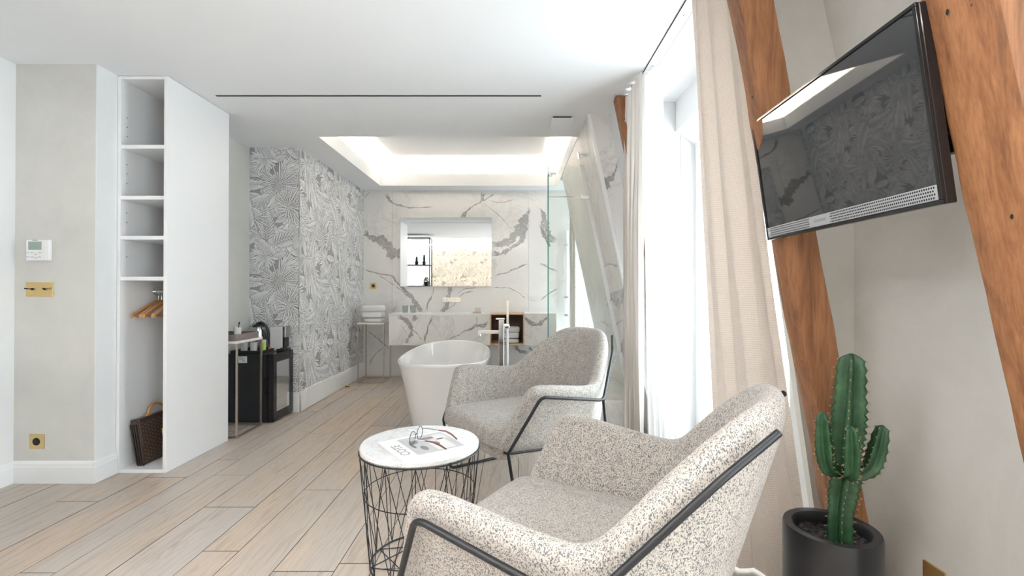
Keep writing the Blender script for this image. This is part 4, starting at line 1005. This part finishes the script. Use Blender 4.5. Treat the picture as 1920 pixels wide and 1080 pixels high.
# glasses
gx = thing('eyeglasses', 'round wire eyeglasses with tortoiseshell temples on the magazine', 'glasses', (-.405, 1.99, TZ + .0082)); gx.rotation_euler = (0, 0, R(78)); gx.scale = (1.12, 1.12, 1.12)
fw = .0255
for sx in (-.033, .033):
    rg = [(sx + fw * math.cos(a), 0.002, .0265 + .0235 * math.sin(a)) for a in [2 * PI * k / 28 for k in range(28)]]
    rm = MB().tube(rg, .0013, 6, True).build('lens_rim', M['blackmetal'], gx, smooth=True)
    lb_ = MB(); lb_.bm.faces.new([lb_.bm.verts.new((sx + fw * math.cos(a), .002, .0265 + .0235 * math.sin(a))) for a in [2 * PI * k / 20 for k in range(20)]]); lb_.build('lens', M['lenssheet'], gx)
MB().tube([(-.0085, 0.002, .03), (0, 0, .034), (.0085, 0.002, .03)], .0014, 6).build('bridge', M['blackmetal'], gx, smooth=True)
for sg in (-1, 1):
    MB().tube([(sg * .0585, .002, .032), (sg * .066, .001, .034), (sg * .068, -.01, .034), (sg * .067, -.085, .028)], .0017, 8).build('temple', M['steel'], gx, smooth=True)
    MB().tube([(sg * .067, -.06, .030), (sg * .067, -.09, .028), (sg * .064, -.115, .018), (sg * .058, -.138, .003)], .0034, 8, rad=[.0024, .0034, .0036, .003]).build('temple_tip', M['tortoise'], gx, smooth=True)

# ------------------------------------------------------------ armchairs
def armchair(label, x, y, heading):
    """local: +y forward, +x right"""
    c = thing('armchair', label, 'armchair', (x, y, 0), heading - PI / 2, 'speckled tweed lounge armchairs')
    # stations (bottom, top) on the outside from the arm front round the back
    S = [((.355, .432, .31), (.455, .298, .636)), ((.358, .40, .30), (.460, .262, .660)), ((.36, .10, .29), (.457, .04, .628)), ((.362, -.08, .285), (.452, -.13, .606)), ((.355, -.19, .28), (.430, -.205, .620)), ((.335, -.26, .28), (.366, -.305, .735)), ((.30, -.30, .28), (.285, -.412, .835)), ((.23, -.32, .28), (.200, -.482, .882)), ((.12, -.335, .28), (.100, -.515, .888)), ((0, -.34, .28), (0, -.524, .890))]
    St = [(Vector(b), Vector(t), (i, 1)) for i, (b, t) in enumerate(S)] + [(Vector((-b[0], b[1], b[2])), Vector((-t[0], t[1], t[2])), (i, -1)) for i, (b, t) in list(enumerate(S))[-2::-1]]
    rows = []
    for k, (b, t, _) in enumerate(St):
        kb = St[min(len(St) - 1, k + 1)]; ka = St[max(0, k - 1)]
        def inward(p, q):
            d = (q - p); d.z = 0; d.normalize(); return Vector((d.y, -d.x, 0)) * -1
        nt_ = inward(ka[1], kb[1]); nb = inward(ka[0], kb[0])
        cen = Vector((0, .1, 0))
        if nt_.dot(cen - Vector((t.x, t.y, 0))) < 0: nt_ = -nt_
        if nb.dot(cen - Vector((b.x, b.y, 0))) < 0: nb = -nb
        th_ = .085; thb = .085
        if k in (0, len(St) - 1): shr = .55
        else: shr = 1
        up = Vector((0, 0, 1))
        ib = b + nb * thb; it = t + nt_ * th_
        row = []
        off0 = 0 if shr == 1 else 1
        o1 = nb * (thb * .22) if off0 else Vector(); o2 = nt_ * (th_ * .22) if off0 else Vector()
        for f_ in (0, .4, .75, .93): row.append((b + o1).lerp(t + o2, f_))
        row.append((t + nt_ * th_ * .25) + up * (.012 if not off0 else -.004)); row.append((t + nt_ * th_ * .75) + up * (.012 if not off0 else -.004))
        for f_ in (.93, .75, .4, 0): row.append((ib - o1).lerp(it - o2, f_))
        rows.append(row)
    mb = MB(); V = mb.grid(rows, True); mb.bm.faces.new(V[0]); mb.bm.faces.new(V[-1][::-1])
    mb.build('back_and_arm_shell', M['tweed'], c, smooth='all', subd=2)
    # seat base
    def rb(name, poly0, z0, poly1, z1, m, sub=2, inset=.02):
        mb = MB(); rows = []
        cen = Vector((0, .05, 0))
        def ins(p, s): q = Vector((p[0], p[1], 0)); return cen + (q - cen) * s
        L = [(poly0, z0, .90), (poly0, z0, .985), (poly0, z0 + .012, 1.0), (poly1, z1 - .02, 1.0), (poly1, z1, .97), (poly1, z1 + inset * .6, .80), (poly1, z1 + inset * .8, .5)]
        for pol, z, s in L: rows.append([ins(p, s) + Vector((0, 0, z)) for p in pol])
        V = mb.grid(rows, True); mb.bm.faces.new(V[0]); mb.bm.faces.new(V[-1])
        return mb.build(name, m, c, smooth='all', subd=sub)
    def quad(hx1, y1_, hx0, y0_, n=5):
        P4 = [(-hx0, y0_), (hx0, y0_), (hx1, y1_), (-hx1, y1_)]; out = []
        for i in range(4):
            a = P4[i]; b = P4[(i + 1) % 4]
            for k in (0.04, .3, .5, .7, .96): out.append((a[0] + (b[0] - a[0]) * k, a[1] + (b[1] - a[1]) * k))
        return out
    rb('seat_base', quad(.335, .405, .30, -.28), .275, quad(.335, .40, .31, -.28), .345, M['tweed'], 2, .0)
    rb('seat_cushion', quad(.325, .425, .30, -.27), .335, quad(.335, .42, .32, -.26), .425, M['tweed'], 2, .03)
    tr_ = .0085
    for sg in (-1, 1):
        T1 = (sg * .212, -.494, .858); T5 = (sg * .312, -.400, .778); T2 = (sg * .468, -.175, .543); T3 = (sg * .464, .243, .610); T4 = (sg * .383, .388, .33)
        MB().tube(round_path([T1, T5, T2, T3, T4], .035, 6), tr_, 12).build('arm_tube', M['blackmetal'], c, smooth=True)
        MB().tube(round_path([T2, (sg * .40, -.30, .0085)], .03), tr_, 12).build('rear_leg', M['blackmetal'], c, smooth=True)
        MB().tube(round_path([T4, (sg * .39, .335, .0085), (sg * .40, -.30, .0085)], .03), tr_, 12).build('front_leg_and_runner', M['blackmetal'], c, smooth=True)
        MB().tube([T4, (sg * .385, -.27, .285)], tr_ * .8, 12).build('seat_rail', M['blackmetal'], c, smooth=True)
    MB().tube([(-.383, .385, .325), (.383, .385, .325)], tr_ * .7, 10).build('front_rail', M['blackmetal'], c, smooth=True)
    return c
armchair('near speckled tweed armchair with black tube frame, seen from its side', .216, 1.388, R(149.1))
armchair('far light grey tweed armchair with black tube frame beside the bathtub', .09, 2.90, R(213))

# ------------------------------------------------------------ potted cactus
pt_ = thing('plant_pot', 'large black cylindrical plant pot below the television', 'pot', (1.0, 1.5, 0))
MB().lathe([(0, 0), (.128, 0), (.134, .01), (.134, .392), (.131, .40), (.108, .40), (.104, .394), (.104, .34), (0, .34)], 64).build('pot_body', M['pot'], pt_, smooth=True)
MB().lathe([(0, .362), (.06, .364), (.1035, .358), (.1035, .342)], 40).build('soil', M['soil'], pt_, smooth=True)
gv = MB(); rr = random.Random(4)
for k in range(420):
    a = rr.random() * 6.283; r_ = .1 * math.sqrt(rr.random()); s = rr.uniform(.003, .0065)
    m4 = Matrix.Translation((r_ * math.cos(a), r_ * math.sin(a), .363 + rr.uniform(-.001, .003))) @ Matrix.Rotation(rr.random() * 6, 4, 'Z') @ Matrix.Rotation(rr.random() * 6, 4, 'X') @ Matrix.Diagonal((s * 1.3, s, s * .7, 1))
    bmesh.ops.create_icosphere(gv.bm, subdivisions=1, radius=1, matrix=m4)
o = gv.build('gravel', M['soil'], pt_); o['kind'] = 'stuff'
ca = thing('cactus', 'tall green candelabra cactus growing in the black pot', 'cactus', (1.0, 1.5, .362))
def stem(name, pts, radii, ribs=5, rot=0.0, seed=1, par=ca):
    pts = [Vector(p) for p in pts]; n = len(pts); 
    N = max(18, int(sum((pts[i + 1] - pts[i]).length for i in range(n - 1)) / .011)); rows = []; spn = []
    rr = random.Random(seed); up = Vector((1, 0, 0)); K = ribs * 8
    for i in range(N + 1):
        u = i / N * (n - 1); a = min(n - 2, int(u)); t = u - a
        p0 = pts[max(0, a - 1)]; p1 = pts[a]; p2 = pts[a + 1]; p3 = pts[min(n - 1, a + 2)]
        q = .5 * ((2 * p1) + (p2 - p0) * t + (2 * p0 - 5 * p1 + 4 * p2 - p3) * t * t + (3 * p1 - p0 - 3 * p2 + p3) * t ** 3)
        tg = ((p2 - p0) * (1 - t) + (p3 - p1) * t).normalized(); r = radii[a] + (radii[a + 1] - radii[a]) * t
        if i > N * .88: r *= math.sqrt(max(.02, 1 - ((i / N - .88) / .12) ** 2))
        x = (up - tg * up.dot(tg)).normalized(); up = x; y = tg.cross(x); ring_ = []
        for k in range(K):
            th_ = 2 * PI * k / K; c_ = abs(math.cos(ribs * th_ / 2)); s_ = (.34 + .66 * c_ ** 3.0) * (1 + .085 * (1 if i % 2 else -1) * (c_ > .9)) * (1 + .04 * math.sin(i * .35 + seed))
            d = math.cos(th_ + rot) * x + math.sin(th_ + rot) * y; ring_.append(q + d * r * s_)
            if k % 8 == 0 and i % 2 and i < N: spn.append((q + d * r * s_, d, tg))
        rows.append(ring_)
    mb = MB(); V = mb.grid(rows, True); mb.bm.faces.new(V[-1]); mb.bm.faces.new(V[0]); st = mb.build(name, M['cactus'], par, smooth='all')
    sm = MB()
    for p, d, tg in spn:
        for w in (-.5, .5): sm.cyl(p - d * .001, p + (d + tg * w + Vector((rr.uniform(-.3, .3),) * 3)).normalized() * rr.uniform(.005, .008), .0010, .0002, 4)
        sm.sph(p, .0018, (1, 1, 1), 5, 4)
    o = sm.build('spines', M['spine'], st); o['kind'] = 'stuff'
    return st
stem('trunk', [(.012, -.02, -.02), (.014, -.02, .08), (.022, -.02, .15), (.036, -.02, .225)], [.034, .036, .042, .040], 5, .5, 1)
stem('main_stem', [(.034, -.02, .20), (.036, -.02, .30), (.046, -.02, .42), (.054, -.02, .585)], [.028, .046, .048, .036], 5, .3, 2)
stem('side_branch', [(.028, -.02, .215), (-.03, -.035, .235), (-.048, -.04, .30), (-.053, -.04, .41)], [.016, .026, .030, .020], 4, .6, 3)
stem('side_branch', [(.02, -.03, .205), (.012, -.075, .235), (.012, -.08, .30), (.010, -.078, .375)], [.016, .026, .027, .018], 4, .2, 4)
stem('side_branch', [(.04, -.01, .215), (.075, .03, .25), (.078, .035, .32), (.078, .03, .41)], [.016, .026, .027, .020], 4, .9, 5)
stem('side_branch', [(.05, -.02, .195), (.10, -.025, .225), (.125, -.025, .28), (.142, -.03, .365)], [.014, .026, .030, .020], 4, .4, 6)
stem('side_branch', [(.03, .0, .215), (.0, .02, .26), (-.002, .02, .34)], [.014, .022, .018], 4, .1, 7)

# door stop, floor
ds = thing('door_stop', 'small brass door stop on the floor by the wallpapered wall', 'door stop', P(650, 726, 5.55)); ds.location = (-1.955, 5.58, 0)
MB().cyl((0, 0, 0), (0, 0, .045), .02, seg=20).build('stop_body', M['brass'], ds, smooth=True); MB().cyl((0, 0, .016), (0, 0, .028), .0212, seg=20).build('rubber_ring', M['black'], ds, smooth=True)
c = P(594, 564, 4.7); wsw = tag(MB().rbox((-2.0295, 4.78, 1.03), (-2.018, 4.86, 1.11), .002).build('wall_switch', M['greyplastic']), 'pale switch plate blending into the wallpapered wall', 'switch')
skt = thing('wall_socket', 'brass socket at the floor on the white wall right of the pot', 'socket', (1.36, 1.53, .24)); skt.location = (1.359, 1.535, .215)
MB().rbox((-.007, -.04, -.04), (0, .04, .04), .001).build('plate', M['brass'], skt)

# ------------------------------------------------------------ seen only in the mirror: open shelf with plants at the left wall
sf = thing('metal_shelf', 'tall black metal open shelf reflected in the mirror', 'shelf', (-2.96, 1.12, 0))
for a in (0, .95):
    for b in (0, .30): MB().box((a, b, 0), (a + .02, b + .02, 2.42)).build('post', M['blackmetal'], sf)
for z in (.4, .85, 1.25, 1.75, 2.4): MB().box((.0, 0, z), (.97, .32, z + .018)).build('shelf_board', M['blackmetal'], sf)
for i, (x, zz, s, lab) in enumerate(((.62, 1.77, 1.0, 'small potted cactus on the upper shelf reflected in the mirror'), (.80, 1.77, 1.25, 'taller potted cactus on the upper shelf reflected in the mirror'))):
    t = thing('small_cactus', lab, 'plant', (-2.96 + x, 1.28, zz))
    MB().lathe([(0, 0), (.035, 0), (.045, .08), (.04, .08), (0, .075)], 16).build('pot', M['black'], t, smooth=True)
    stem('cactus_body', [(0, 0, .07), (0, 0, .12 * s), (0, 0, .2 * s)], [.022, .03, .02], 5, 0, 20 + i, t)
tr2 = thing('trailing_plant', 'trailing green plant on the shelf reflected in the mirror', 'plant', (-2.10, 1.28, 1.268))
MB().lathe([(0, 0), (.05, 0), (.07, .1), (.06, .1), (0, .09)], 16).build('pot', M['black'], tr2, smooth=True)
lv = MB(); rr = random.Random(6)
for k in range(120):
    a = rr.random() * 6.28; d = rr.uniform(.02, .16); h_ = .16 - (d * 4) ** 2 * .5 + rr.uniform(-.03, .05); c = Vector((d * math.cos(a), d * math.sin(a) * .7, h_)); q = Vector((math.cos(a), math.sin(a), -.6)) * .03; w = Vector((-math.sin(a), math.cos(a), 0)) * .01
    lv.prism([c - q, c + w, c + q, c - w], (0, 0, .001))
o = lv.build('foliage', M['cactus'], tr2); o['kind'] = 'stuff'

# daylight portals in the window openings (they only guide sampling of the sky)
def portal(x, y0, y1, z0, z1):
    l = bpy.data.lights.new('daylight_portal', 'AREA'); l.shape = 'RECTANGLE'; l.size = z1 - z0; l.size_y = y1 - y0; l.cycles.is_portal = True
    o = bpy.data.objects.new('daylight_portal', l); COL.objects.link(o); o.location = (x, (y0 + y1) / 2, (z0 + z1) / 2); o.rotation_euler = (0, R(90), 0)
portal(1.40, 2.12, 3.40, 0, 2.28); portal(1.60, 5.66, 6.38, 0, 2.2); portal(1.53, -1.3, .3, .1, 2.35)
